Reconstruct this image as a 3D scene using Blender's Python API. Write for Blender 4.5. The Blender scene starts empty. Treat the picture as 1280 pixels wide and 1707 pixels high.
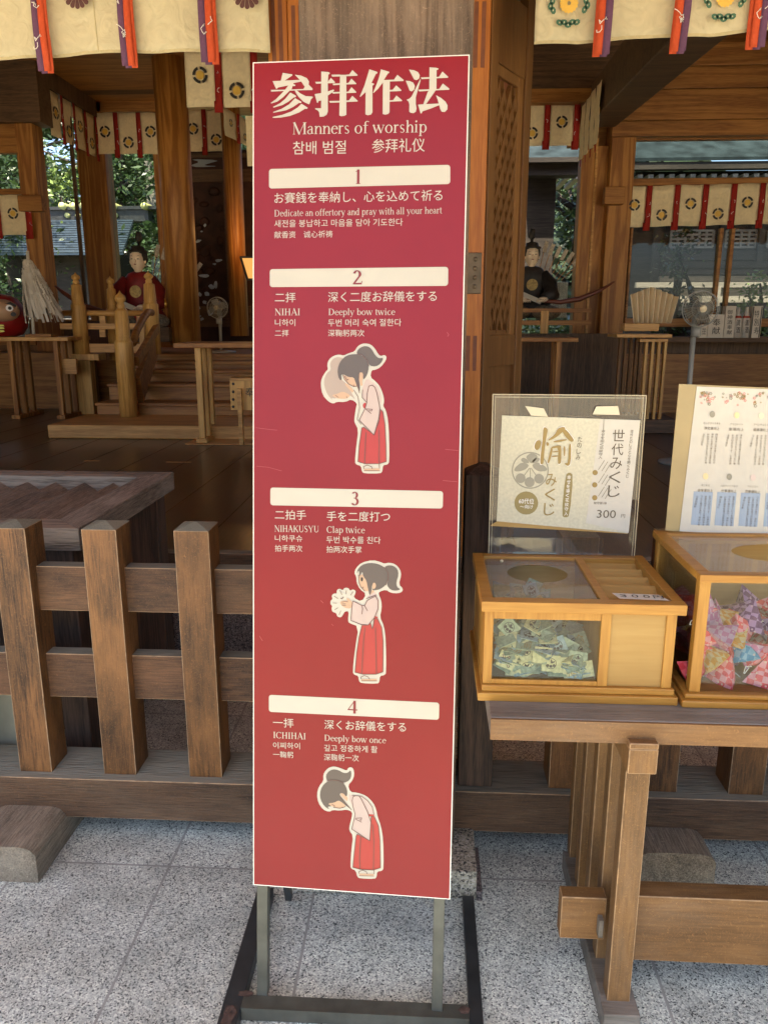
import bpy, bmesh, math, random
from mathutils import Vector, Matrix
R=math.radians
rnd=random.Random(7)
sc=bpy.context.scene
C=sc.collection
# ------------------------------------------------------------ camera, world, sun, exposure
CH,PITCH,YAW,FPX=1.56,13.8,3.2,1300.0
cd=bpy.data.cameras.new('camera'); cam=bpy.data.objects.new('camera',cd); C.objects.link(cam)
cam.location=(0,0,CH); cam.rotation_euler=(R(90-PITCH),0,R(YAW))
cd.sensor_fit='VERTICAL'; cd.sensor_height=36; cd.lens=FPX/1707*36; cd.clip_start=.05; cd.clip_end=400
sc.camera=cam
SUN_EL,SUN_AZ=68,195           # azimuth measured from +Y towards +X (sun stands in front of the hall)
w=bpy.data.worlds.new('World'); sc.world=w; w.use_nodes=True
nt=w.node_tree; sky=nt.nodes.new('ShaderNodeTexSky'); sky.sky_type='NISHITA'; sky.sun_disc=False
sky.sun_elevation=R(SUN_EL); sky.sun_rotation=R(SUN_AZ); sky.dust_density=2.0; sky.air_density=.8; sky.ozone_density=.6
nt.links.new(sky.outputs[0],nt.nodes['Background'].inputs[0]); nt.nodes['Background'].inputs[1].default_value=.13
sl=bpy.data.lights.new('sun','SUN'); sl.energy=4.8; sl.angle=R(.5); sl.color=(1,.88,.71)
so=bpy.data.objects.new('sun',sl); C.objects.link(so)
sd=Vector((math.sin(R(SUN_AZ))*math.cos(R(SUN_EL)),math.cos(R(SUN_AZ))*math.cos(R(SUN_EL)),math.sin(R(SUN_EL))))
so.rotation_euler=sd.to_track_quat('Z','Y').to_euler(); so.location=(0,-5,12)
sc.view_settings.view_transform='Standard'; sc.view_settings.look='None'; sc.view_settings.gamma=1
sc.view_settings.exposure=1.9
sc.cycles.use_denoising=True
sc.cycles.max_bounces=10; sc.cycles.diffuse_bounces=6; sc.cycles.transparent_max_bounces=24
sc.cycles.sample_clamp_indirect=8; sc.cycles.caustics_reflective=False; sc.cycles.caustics_refractive=False
# measured point: where the sight line of a photo pixel meets a plane of the place
_p,_y=R(PITCH),R(YAW)
_W=Vector((-math.sin(_y)*math.cos(_p),math.cos(_y)*math.cos(_p),-math.sin(_p))); _Rt=Vector((math.cos(_y),math.sin(_y),0)); _U=_Rt.cross(_W)
def ray(px,py): return _Rt*((px-640)/FPX)-_U*((py-853.5)/FPX)+_W
def at(px,py,X=None,Y=None,Z=None):
    d=ray(px,py)
    t=X/d.x if X is not None else (Y/d.y if Y is not None else (Z-CH)/d.z)
    return Vector((0,0,CH))+d*t
# ------------------------------------------------------------ materials
def newmat(name):
    m=bpy.data.materials.new(name); m.use_nodes=True
    n=m.node_tree.nodes; l=m.node_tree.links; b=n['Principled BSDF']
    return m,n,l,b
def flat(name,col,rough=.6,metal=0,emit=0,var=.0,vs=8,spec=.5,bump=0):
    m,n,l,b=newmat(name); b.inputs['Base Color'].default_value=(*col,1); b.inputs['Roughness'].default_value=rough
    b.inputs['Metallic'].default_value=metal; b.inputs['Specular IOR Level'].default_value=spec
    if emit: b.inputs['Emission Color'].default_value=(*col,1); b.inputs['Emission Strength'].default_value=emit
    if var or bump:
        tc=n.new('ShaderNodeTexCoord'); no=n.new('ShaderNodeTexNoise'); no.inputs['Scale'].default_value=vs; no.inputs['Detail'].default_value=6
        l.new(tc.outputs['Object'],no.inputs['Vector'])
        if var:
            r=n.new('ShaderNodeValToRGB'); r.color_ramp.elements[0].position=.3; r.color_ramp.elements[1].position=.7
            r.color_ramp.elements[0].color=(*[c*(1-var) for c in col],1); r.color_ramp.elements[1].color=(*[min(1,c*(1+var)) for c in col],1)
            l.new(no.outputs['Fac'],r.inputs['Fac']); l.new(r.outputs[0],b.inputs['Base Color'])
        if bump:
            bp=n.new('ShaderNodeBump'); bp.inputs['Strength'].default_value=bump; bp.inputs['Distance'].default_value=.01
            l.new(no.outputs['Fac'],bp.inputs['Height']); l.new(bp.outputs[0],b.inputs['Normal'])
    return m
def wood(name,c1,c2,axis='Z',s=1.0,rough=.55,bump=.25,rings=.5,wear=None,wearamt=.0,spec=.4,top=None,fine=1.0,patch=1.0,stain=0):
    """streaky timber, grain along axis; rings = how much cathedral figure; wear = pale/grey weathering"""
    m,n,l,b=newmat(name)
    tc=n.new('ShaderNodeTexCoord'); oi=n.new('ShaderNodeObjectInfo')
    mu=n.new('ShaderNodeVectorMath'); mu.operation='MULTIPLY'; mu.inputs[1].default_value={'Z':(1,1,.06),'X':(.06,1,1),'Y':(1,.06,1)}[axis]
    ad=n.new('ShaderNodeVectorMath'); ad.operation='ADD'
    ml=n.new('ShaderNodeMath'); ml.operation='MULTIPLY'; ml.inputs[1].default_value=37
    l.new(oi.outputs['Random'],ml.inputs[0]); l.new(tc.outputs['Object'],ad.inputs[0]); l.new(ml.outputs[0],ad.inputs[1]); l.new(ad.outputs[0],mu.inputs[0])
    n1=n.new('ShaderNodeTexNoise'); n1.inputs['Scale'].default_value=9*s; n1.inputs['Detail'].default_value=3; n1.inputs['Distortion'].default_value=.6
    n2=n.new('ShaderNodeTexNoise'); n2.inputs['Scale'].default_value=260*s; n2.inputs['Detail'].default_value=4
    n3=n.new('ShaderNodeTexNoise'); n3.inputs['Scale'].default_value=2.2*s; n3.inputs['Detail'].default_value=5
    l.new(mu.outputs[0],n1.inputs['Vector']); l.new(mu.outputs[0],n2.inputs['Vector']); l.new(ad.outputs[0],n3.inputs['Vector'])
    sn=n.new('ShaderNodeMath'); sn.operation='MULTIPLY'; sn.inputs[1].default_value=42; l.new(n1.outputs['Fac'],sn.inputs[0])
    si=n.new('ShaderNodeMath'); si.operation='SINE'; l.new(sn.outputs[0],si.inputs[0])
    a1=n.new('ShaderNodeMath'); a1.operation='MULTIPLY_ADD'; a1.inputs[1].default_value=.22*rings; a1.inputs[2].default_value=.0; l.new(si.outputs[0],a1.inputs[0])
    a2=n.new('ShaderNodeMath'); a2.operation='MULTIPLY_ADD'; a2.inputs[1].default_value=.9*fine; l.new(n2.outputs['Fac'],a2.inputs[0]); l.new(a1.outputs[0],a2.inputs[2])
    a3=n.new('ShaderNodeMath'); a3.operation='MULTIPLY_ADD'; a3.inputs[1].default_value=.6*patch; l.new(n3.outputs['Fac'],a3.inputs[0]); l.new(a2.outputs[0],a3.inputs[2])
    r=n.new('ShaderNodeValToRGB'); r.color_ramp.elements[0].position=.48+(fine-1)*.36+(patch-1)*.20; r.color_ramp.elements[1].position=1.02+(fine-1)*.54+(patch-1)*.40
    r.color_ramp.elements[0].color=(*c1,1); r.color_ramp.elements[1].color=(*c2,1)
    l.new(a3.outputs[0],r.inputs['Fac']); col=r.outputs[0]
    if wear:
        n4=n.new('ShaderNodeTexNoise'); n4.inputs['Scale'].default_value=5; n4.inputs['Detail'].default_value=8; n4.inputs['Roughness'].default_value=.7
        mu2=n.new('ShaderNodeVectorMath'); mu2.operation='MULTIPLY'; mu2.inputs[1].default_value={'Z':(1,1,.3),'X':(.3,1,1),'Y':(1,.3,1)}[axis]
        l.new(ad.outputs[0],mu2.inputs[0]); l.new(mu2.outputs[0],n4.inputs['Vector'])
        rr=n.new('ShaderNodeValToRGB'); rr.color_ramp.elements[0].position=.5-.12*wearamt*2; rr.color_ramp.elements[1].position=.72-.12*wearamt*2
        l.new(n4.outputs['Fac'],rr.inputs['Fac']); mx=n.new('ShaderNodeMixRGB'); mx.inputs[2].default_value=(*wear,1)
        mm=n.new('ShaderNodeMath'); mm.operation='MULTIPLY'; mm.inputs[1].default_value=min(1,.35+wearamt); l.new(rr.outputs[0],mm.inputs[0])
        l.new(mm.outputs[0],mx.inputs[0]); l.new(col,mx.inputs[1]); col=mx.outputs[0]
    if stain:
        n5=n.new('ShaderNodeTexNoise'); n5.inputs['Scale'].default_value=6.5; n5.inputs['Detail'].default_value=9; n5.inputs['Roughness'].default_value=.68; mu5=n.new('ShaderNodeVectorMath'); mu5.operation='MULTIPLY'; mu5.inputs[1].default_value={'Z':(1,1,.35),'X':(.35,1,1),'Y':(1,.35,1)}[axis]
        o5=n.new('ShaderNodeVectorMath'); o5.operation='ADD'; o5.inputs[1].default_value=(3.7,9.1,5.3); l.new(ad.outputs[0],o5.inputs[0]); l.new(o5.outputs[0],mu5.inputs[0]); l.new(mu5.outputs[0],n5.inputs['Vector'])
        m5=n.new('ShaderNodeMapRange'); m5.inputs['From Min'].default_value=.40; m5.inputs['From Max'].default_value=.66; m5.inputs['To Min'].default_value=1.1; m5.inputs['To Max'].default_value=1-stain; l.new(n5.outputs['Fac'],m5.inputs['Value'])
        s5=n.new('ShaderNodeVectorMath'); s5.operation='SCALE'; l.new(col,s5.inputs[0]); l.new(m5.outputs[0],s5.inputs['Scale']); col=s5.outputs[0]
        # fine scratches across the grain
        n6=n.new('ShaderNodeTexNoise'); n6.inputs['Scale'].default_value=34; n6.inputs['Detail'].default_value=2; n6.inputs['Distortion'].default_value=3.5; l.new(ad.outputs[0],n6.inputs['Vector'])
        r6=n.new('ShaderNodeValToRGB'); e6=r6.color_ramp.elements; e6[0].position=.490; e6[0].color=(0,0,0,1); e6[1].position=.508; e6[1].color=(0,0,0,1); q6=e6.new(.5); q6.color=(.75,.75,.75,1); l.new(n6.outputs['Fac'],r6.inputs['Fac'])
        m6=n.new('ShaderNodeMixRGB'); m6.inputs[2].default_value=(*[min(1,q*1.9) for q in c2],1); l.new(r6.outputs[0],m6.inputs[0]); l.new(col,m6.inputs[1]); col=m6.outputs[0]
    if top:   # rain-greyed upward faces
        ge=n.new('ShaderNodeNewGeometry'); sx=n.new('ShaderNodeSeparateXYZ'); l.new(ge.outputs['True Normal'],sx.inputs[0])
        gt=n.new('ShaderNodeMath'); gt.operation='GREATER_THAN'; gt.inputs[1].default_value=.6; l.new(sx.outputs['Z'],gt.inputs[0])
        tm=n.new('ShaderNodeMixRGB'); tm.blend_type='MULTIPLY'; tm.inputs[0].default_value=1; tm.inputs[2].default_value=(*[q*2.1 for q in top],1)
        rr2=n.new('ShaderNodeValToRGB'); rr2.color_ramp.elements[0].position=.55; rr2.color_ramp.elements[1].position=1.1; rr2.color_ramp.elements[0].color=(.22,.22,.22,1); rr2.color_ramp.elements[1].color=(.62,.62,.62,1)
        l.new(a3.outputs[0],rr2.inputs['Fac']); l.new(rr2.outputs[0],tm.inputs[1])
        t2=n.new('ShaderNodeMixRGB'); l.new(gt.outputs[0],t2.inputs[0]); l.new(col,t2.inputs[1]); l.new(tm.outputs[0],t2.inputs[2]); col=t2.outputs[0]
    l.new(col,b.inputs['Base Color']); b.inputs['Roughness'].default_value=rough; b.inputs['Specular IOR Level'].default_value=spec
    bp=n.new('ShaderNodeBump'); bp.inputs['Strength'].default_value=bump; bp.inputs['Distance'].default_value=.004
    l.new(a3.outputs[0],bp.inputs['Height']); l.new(bp.outputs[0],b.inputs['Normal'])
    return m
def clear(name,tint=(1,1,1),refl=.5,rough=.02,veil=0):
    m,n,l,b=newmat(name); n.remove(b)
    tr=n.new('ShaderNodeBsdfTransparent'); tr.inputs[0].default_value=(*tint,1); gl=n.new('ShaderNodeBsdfGlossy'); gl.inputs['Roughness'].default_value=rough
    fr=n.new('ShaderNodeFresnel'); fr.inputs['IOR'].default_value=1.45; mx=n.new('ShaderNodeMixShader')
    ml=n.new('ShaderNodeMath'); ml.operation='MULTIPLY'; ml.inputs[1].default_value=refl; l.new(fr.outputs[0],ml.inputs[0])
    l.new(ml.outputs[0],mx.inputs[0]); l.new(tr.outputs[0],mx.inputs[1]); l.new(gl.outputs[0],mx.inputs[2])
    out=mx
    if veil:
        df=n.new('ShaderNodeBsdfDiffuse'); df.inputs[0].default_value=(.62,.54,.40,1); m2=n.new('ShaderNodeMixShader'); m2.inputs[0].default_value=veil
        l.new(mx.outputs[0],m2.inputs[1]); l.new(df.outputs[0],m2.inputs[2]); out=m2
    l.new(out.outputs[0],n['Material Output'].inputs['Surface'])
    return m
def granite(name,stops,scale=230,stain=(.6,.56,.48),joints=False,dirt=.3):
    m,n,l,b=newmat(name); tc=n.new('ShaderNodeTexCoord')
    v=n.new('ShaderNodeTexVoronoi'); v.inputs['Scale'].default_value=scale; v.inputs['Randomness'].default_value=1
    dn=n.new('ShaderNodeTexNoise'); dn.inputs['Scale'].default_value=scale*.8; dn.inputs['Detail'].default_value=2
    md=n.new('ShaderNodeMixRGB'); md.inputs[0].default_value=.004; l.new(tc.outputs['Object'],dn.inputs['Vector'])
    l.new(tc.outputs['Object'],md.inputs[1]); l.new(dn.outputs['Color'],md.inputs[2]); l.new(md.outputs[0],v.inputs['Vector'])
    sp=n.new('ShaderNodeSeparateColor'); l.new(v.outputs['Color'],sp.inputs[0])
    r=n.new('ShaderNodeValToRGB'); r.color_ramp.interpolation='CONSTANT'
    e=r.color_ramp.elements; e[0].position=stops[0][0]; e[0].color=(*stops[0][1],1); e[1].position=stops[1][0]; e[1].color=(*stops[1][1],1)
    for p,c in stops[2:]:
        q=e.new(p); q.color=(*c,1)
    l.new(sp.outputs[0],r.inputs['Fac'])
    ns=n.new('ShaderNodeTexNoise'); ns.inputs['Scale'].default_value=4; ns.inputs['Detail'].default_value=8; ns.inputs['Roughness'].default_value=.65; l.new(tc.outputs['Object'],ns.inputs['Vector'])
    rs=n.new('ShaderNodeValToRGB'); rs.color_ramp.elements[0].position=.38; rs.color_ramp.elements[1].position=.66
    rs.color_ramp.elements[0].color=(1,1,1,1); rs.color_ramp.elements[1].color=(*stain,1); l.new(ns.outputs['Fac'],rs.inputs['Fac'])
    mx=n.new('ShaderNodeMixRGB'); mx.blend_type='MULTIPLY'; mx.inputs[0].default_value=dirt; l.new(r.outputs[0],mx.inputs[1]); l.new(rs.outputs[0],mx.inputs[2])
    col=mx.outputs[0]; b.inputs['Roughness'].default_value=.55; b.inputs['Specular IOR Level'].default_value=.3
    if joints:
        s=n.new('ShaderNodeSeparateXYZ'); l.new(tc.outputs['Object'],s.inputs[0])
        def line(sock,off,per):
            a=n.new('ShaderNodeMath'); a.operation='SUBTRACT'; a.inputs[1].default_value=off; l.new(sock,a.inputs[0])
            f=n.new('ShaderNodeMath'); f.operation='PINGPONG'; f.inputs[1].default_value=per/2; l.new(a.outputs[0],f.inputs[0])
            c=n.new('ShaderNodeMath'); c.operation='LESS_THAN'; c.inputs[1].default_value=.0034; l.new(f.outputs[0],c.inputs[0]); return c.outputs[0]
        j=n.new('ShaderNodeMath'); j.operation='MAXIMUM'; l.new(line(s.outputs['X'],-.30,.44),j.inputs[0]); l.new(line(s.outputs['Y'],1.942,.9),j.inputs[1])
        mj=n.new('ShaderNodeMixRGB'); mj.inputs[2].default_value=(.34,.345,.31,1); l.new(j.outputs[0],mj.inputs[0]); l.new(col,mj.inputs[1]); col=mj.outputs[0]
        bp=n.new('ShaderNodeBump'); bp.invert=True; bp.inputs['Strength'].default_value=.6; bp.inputs['Distance'].default_value=.003; l.new(j.outputs[0],bp.inputs['Height']); l.new(bp.outputs[0],b.inputs['Normal'])
    if joints:   # every slab a little different, dirt gathered in patches
        fx=n.new('ShaderNodeMath'); fx.operation='MULTIPLY_ADD'; fx.inputs[1].default_value=1/.44; fx.inputs[2].default_value=.6818; l.new(s.outputs['X'],fx.inputs[0])
        ff=n.new('ShaderNodeMath'); ff.operation='FLOOR'; l.new(fx.outputs[0],ff.inputs[0]); fy=n.new('ShaderNodeMath'); fy.operation='GREATER_THAN'; fy.inputs[1].default_value=1.942; l.new(s.outputs['Y'],fy.inputs[0])
        cb=n.new('ShaderNodeCombineXYZ'); l.new(ff.outputs[0],cb.inputs[0]); l.new(fy.outputs[0],cb.inputs[1]); wn=n.new('ShaderNodeTexWhiteNoise'); l.new(cb.outputs[0],wn.inputs['Vector'])
        mr=n.new('ShaderNodeMapRange'); mr.inputs['To Min'].default_value=.84; mr.inputs['To Max'].default_value=1.06; l.new(wn.outputs['Value'],mr.inputs['Value'])
        vm=n.new('ShaderNodeVectorMath'); vm.operation='SCALE'; l.new(col,vm.inputs[0]); l.new(mr.outputs[0],vm.inputs['Scale']); col=vm.outputs[0]
        nd=n.new('ShaderNodeTexNoise'); nd.inputs['Scale'].default_value=9; nd.inputs['Detail'].default_value=6; l.new(tc.outputs['Object'],nd.inputs['Vector'])
        rd=n.new('ShaderNodeMapRange'); rd.inputs['From Min'].default_value=.35; rd.inputs['From Max'].default_value=.7; rd.inputs['To Min'].default_value=1.06; rd.inputs['To Max'].default_value=.80; l.new(nd.outputs['Fac'],rd.inputs['Value'])
        v2=n.new('ShaderNodeVectorMath'); v2.operation='SCALE'; l.new(col,v2.inputs[0]); l.new(rd.outputs[0],v2.inputs['Scale']); col=v2.outputs[0]
    l.new(col,b.inputs['Base Color'])
    return m
def fabric(name,c,bump=.5,vs=14,rough=.9,translucent=0):
    m,n,l,b=newmat(name); tc=n.new('ShaderNodeTexCoord'); no=n.new('ShaderNodeTexNoise'); no.inputs['Scale'].default_value=vs; no.inputs['Detail'].default_value=7; no.inputs['Distortion'].default_value=1.5
    l.new(tc.outputs['Object'],no.inputs['Vector']); bp=n.new('ShaderNodeBump'); bp.inputs['Strength'].default_value=bump; bp.inputs['Distance'].default_value=.02
    l.new(no.outputs['Fac'],bp.inputs['Height']); l.new(bp.outputs[0],b.inputs['Normal'])
    r=n.new('ShaderNodeValToRGB'); r.color_ramp.elements[0].position=.35; r.color_ramp.elements[1].position=.65
    r.color_ramp.elements[0].color=(*[x*.88 for x in c],1); r.color_ramp.elements[1].color=(*c,1); l.new(no.outputs['Fac'],r.inputs['Fac']); l.new(r.outputs[0],b.inputs['Base Color'])
    b.inputs['Roughness'].default_value=rough; b.inputs['Specular IOR Level'].default_value=.1
    return m
M={}
M['granite']=granite('paving_granite',[(0,(.07,.08,.075)),(.08,(.28,.305,.275)),(.24,(.50,.535,.48)),(.52,(.66,.70,.615)),(.84,(.86,.90,.79))],scale=300,joints=True)
M['granite_warm']=granite('warm_granite',[(0,(.06,.055,.05)),(.14,(.22,.20,.15)),(.4,(.42,.38,.28)),(.75,(.55,.5,.4))],scale=200)
M['granite_pink']=granite('foundation_granite',[(0,(.04,.035,.035)),(.2,(.14,.11,.10)),(.6,(.22,.18,.16)),(.85,(.3,.25,.22))],scale=240)
M['gravel']=flat('courtyard_gravel',(.52,.45,.31),.9,var=.25,vs=60)
M['fence']=wood('fence_timber',(.028,.011,.004),(.195,.086,.027),'Z',1,.5,.6,.16,(.28,.125,.035),.14,top=(.21,.21,.155),patch=1.7,stain=.80)
M['fenceX']=wood('rail_timber',(.038,.016,.007),(.135,.063,.027),'X',1,.6,.6,.12,(.18,.10,.045),.12,top=(.20,.20,.155),patch=1.6,stain=.66)
M['beamX']=wood('sill_timber',(.026,.013,.006),(.12,.063,.030),'X',.8,.65,.9,.25,(.17,.115,.07),.20,top=(.22,.215,.165),fine=1.2,patch=1.3,stain=.5)
M['greyY']=wood('grey_weathered_timber_y',(.10,.078,.055),(.34,.28,.215),'Y',1,.8,.9,.25,(.28,.235,.17),.2,fine=1.2,stain=.35)
M['block']=wood('pale_block_timber',(.10,.08,.055),(.34,.275,.19),'Y',1,.8,.9,.2,(.30,.26,.19),.2,fine=1.2,stain=.45)
M['leaf']=wood('lattice_leaf_timber',(.105,.045,.012),(.20,.095,.028),'Z',.8,.5,.2,.4)
M['greyX']=wood('grey_weathered_timber_x',(.11,.083,.058),(.33,.27,.20),'X',1,.8,.8,.8,(.33,.28,.22),.25,fine=1.3)
M['greyZ']=wood('grey_weathered_pillar',(.075,.047,.028),(.20,.135,.085),'Z',.8,.8,.8,.8,(.20,.15,.10),.2,stain=.3)
M['boxdark']=wood('box_side_timber',(.035,.022,.014),(.12,.07,.045),'Z',1,.7,.5,.6)
M['orange']=wood('oiled_cypress',(.30,.088,.010),(.46,.165,.026),'Z',.7,.45,.12,.5)
M['orangeX']=wood('oiled_cypress_x',(.32,.115,.025),(.50,.22,.06),'X',.7,.5,.12,.5)
M['brownZ']=wood('brown_cypress',(.15,.062,.014),(.27,.130,.038),'Z',.8,.5,.2,.5)
M['inZ']=wood('hall_cypress_z',(.26,.095,.016),(.46,.205,.045),'Z',.6,.5,.1,1.4)
M['inX']=wood('hall_cypress_x',(.22,.082,.014),(.42,.185,.042),'X',.6,.5,.1,.8)
M['inY']=wood('hall_cypress_y',(.28,.11,.022),(.55,.25,.065),'Y',.6,.5,.1,.8)
M['rail']=wood('railing_cypress',(.42,.20,.045),(.70,.40,.11),'Z',.6,.45,.1,.7)
M['railX']=wood('railing_cypress_x',(.38,.175,.042),(.64,.345,.10),'X',.6,.45,.1,.7)
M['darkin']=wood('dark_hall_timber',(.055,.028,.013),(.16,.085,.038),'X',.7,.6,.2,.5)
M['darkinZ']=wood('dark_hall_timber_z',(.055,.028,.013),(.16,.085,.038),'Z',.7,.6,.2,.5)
M['carved']=flat('carved_dark_lacquer',(.050,.016,.007),.75,var=.5,vs=6,bump=1.0)
M['table']=wood('bench_timber',(.115,.052,.014),(.20,.098,.031),'X',.8,.6,.15,.3,(.20,.14,.09),.12,stain=.30)
M['tableZ']=wood('bench_leg_timber',(.115,.055,.016),(.205,.104,.034),'Z',.8,.6,.15,.3,(.20,.14,.09),.12,stain=.30)
M['tabletop']=wood('greyed_bench_top',(.075,.062,.045),(.17,.145,.11),'X',.8,.6,.4,.5,(.30,.27,.23),.3)
M['pale']=wood('pale_boxwood',(.29,.125,.017),(.43,.22,.040),'X',.8,.45,.06,.3)
M['paleZ']=wood('pale_boxwood_z',(.29,.125,.017),(.43,.22,.040),'Z',.8,.45,.06,.3)
M['ply']=wood('plywood_panel',(.33,.19,.052),(.39,.245,.075),'X',.5,.55,.03,.3)
M['cream']=fabric('cream_canvas',(.64,.57,.375),.38,16)
M['hem']=fabric('canvas_hem',(.58,.50,.29),.3,30)
M['white']=fabric('small_curtain_cotton',(.90,.76,.50),.35,14)
M['ribO']=fabric('orange_ribbon',(.60,.095,.035),.2,40,.6)
M['ribP']=fabric('purple_ribbon',(.15,.07,.13),.2,40,.6)
M['ribR']=fabric('dark_red_ribbon',(.36,.03,.022),.2,40,.6)
M['ink']=flat('black_ink',(.03,.025,.02),.6); M['gold']=flat('gold_print',(.80,.50,.08),.5); M['greenprint']=flat('green_print',(.055,.15,.09),.6)
M['crestbrown']=flat('brown_print',(.10,.035,.03),.6); M['whiteprint']=flat('white_print',(.85,.82,.76),.6)
m,n,l,b=newmat('sign_red_vinyl'); M['red']=m; b.inputs['Roughness'].default_value=.27; b.inputs['Specular IOR Level'].default_value=.30
tc=n.new('ShaderNodeTexCoord'); no=n.new('ShaderNodeTexNoise'); no.inputs['Scale'].default_value=2.2; no.inputs['Detail'].default_value=4; l.new(tc.outputs['Object'],no.inputs['Vector'])
r=n.new('ShaderNodeValToRGB'); r.color_ramp.elements[0].position=.3; r.color_ramp.elements[1].position=.7; r.color_ramp.elements[0].color=(.195,.0075,.010,1); r.color_ramp.elements[1].color=(.225,.0105,.0125,1)
l.new(no.outputs['Fac'],r.inputs['Fac']); l.new(r.outputs[0],b.inputs['Base Color'])
M['signwhite']=flat('sign_cream_print',(.47,.435,.345),.42,var=.03,vs=12); M['signedge']=flat('sign_board_edge',(.80,.76,.66),.5)
M['signhair']=flat('print_hair_brown',(.095,.072,.056),.42); M['signhair2']=flat('print_hair_faded',(.34,.26,.20),.42); M['signskin']=flat('print_skin',(.47,.30,.18),.42)
M['signpink']=flat('print_kimono_pink',(.45,.345,.29),.42); M['signhak']=flat('print_hakama_red',(.36,.028,.02),.42); M['signline']=flat('print_line_brown',(.12,.05,.035),.42); M['signred']=flat('print_numeral_red',(.19,.012,.014),.42)
M['steel']=flat('grey_painted_steel',(.085,.085,.066),.5,.2,var=.25,vs=20); M['steeldark']=flat('dark_painted_steel',(.038,.041,.040),.45,.3,var=.3,vs=14)
M['rust']=flat('rusty_steel',(.075,.045,.032),.8,var=.5,vs=60,bump=.5); M['hinge']=flat('dark_bronze_plate',(.12,.085,.05),.45,.7,var=.3,vs=20)
M['slot']=flat('mortise_dark_timber',(.16,.05,.018),.6,var=.2,vs=30)
M['clearpane']=clear('clear_front_glass',(.95,.97,.95),.7,.02); M['acryl']=clear('acrylic_sheet',(.97,.97,.96),1.0,.02,.03); M['glass']=clear('window_glass',(.80,.83,.80),.5,.0); M['edge']=flat('acrylic_bright_edge',(.52,.44,.27),.3)
M['paper']=flat('poster_paper_warm',(.56,.48,.30),.7,var=.05,vs=40); M['paper2']=flat('poster_paper_white',(.56,.52,.42),.7,var=.04,vs=30); M['papergreen']=flat('poster_pale_pattern',(.55,.51,.36),.7,var=.09,vs=160)
M['olive']=flat('print_olive_gold',(.26,.20,.07),.6); M['printgrey']=flat('print_grey',(.28,.26,.19),.6); M['printgold']=flat('print_gold',(.30,.205,.06),.6); M['printtext']=flat('print_text_brown',(.12,.095,.06),.6)
M['floor']=wood('hall_floor_timber',(.045,.017,.006),(.115,.047,.017),'Y',.5,.28,.06,.3,spec=.5)
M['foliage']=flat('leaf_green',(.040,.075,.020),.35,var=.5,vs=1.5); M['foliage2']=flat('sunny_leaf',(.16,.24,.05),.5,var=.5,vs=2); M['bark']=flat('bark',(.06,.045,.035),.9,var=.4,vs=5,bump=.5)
M['roofblue']=flat('blue_grey_metal_roof',(.085,.115,.135),.35,.5,var=.2,vs=5); M['roofcop']=flat('weathered_copper_roof',(.022,.032,.034),.95,0,spec=.1,var=.5,vs=4,bump=.3)  # copper roof colour darkened to stand for tree shade
M['oldwood']=wood('weathered_outbuilding_timber',(.020,.016,.012),(.060,.048,.036),'X',.5,.8,.3,.4); M['oldwoodpale']=wood('pale_weathered_timber',(.20,.18,.15),(.36,.33,.28),'X',.5,.8,.3,.4)  # outbuilding timber darkened in its colour to stand for shade
_we=flat('worn_pale_edge',(.34,.22,.12),.6,var=.35,vs=40); _we2=flat('worn_bench_edge',(.30,.18,.085),.6,var=.3,vs=40)
WORN={'fence_timber':_we,'rail_timber':_we,'sill_timber':_we,'bench_timber':_we2,'bench_leg_timber':_we2}
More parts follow.
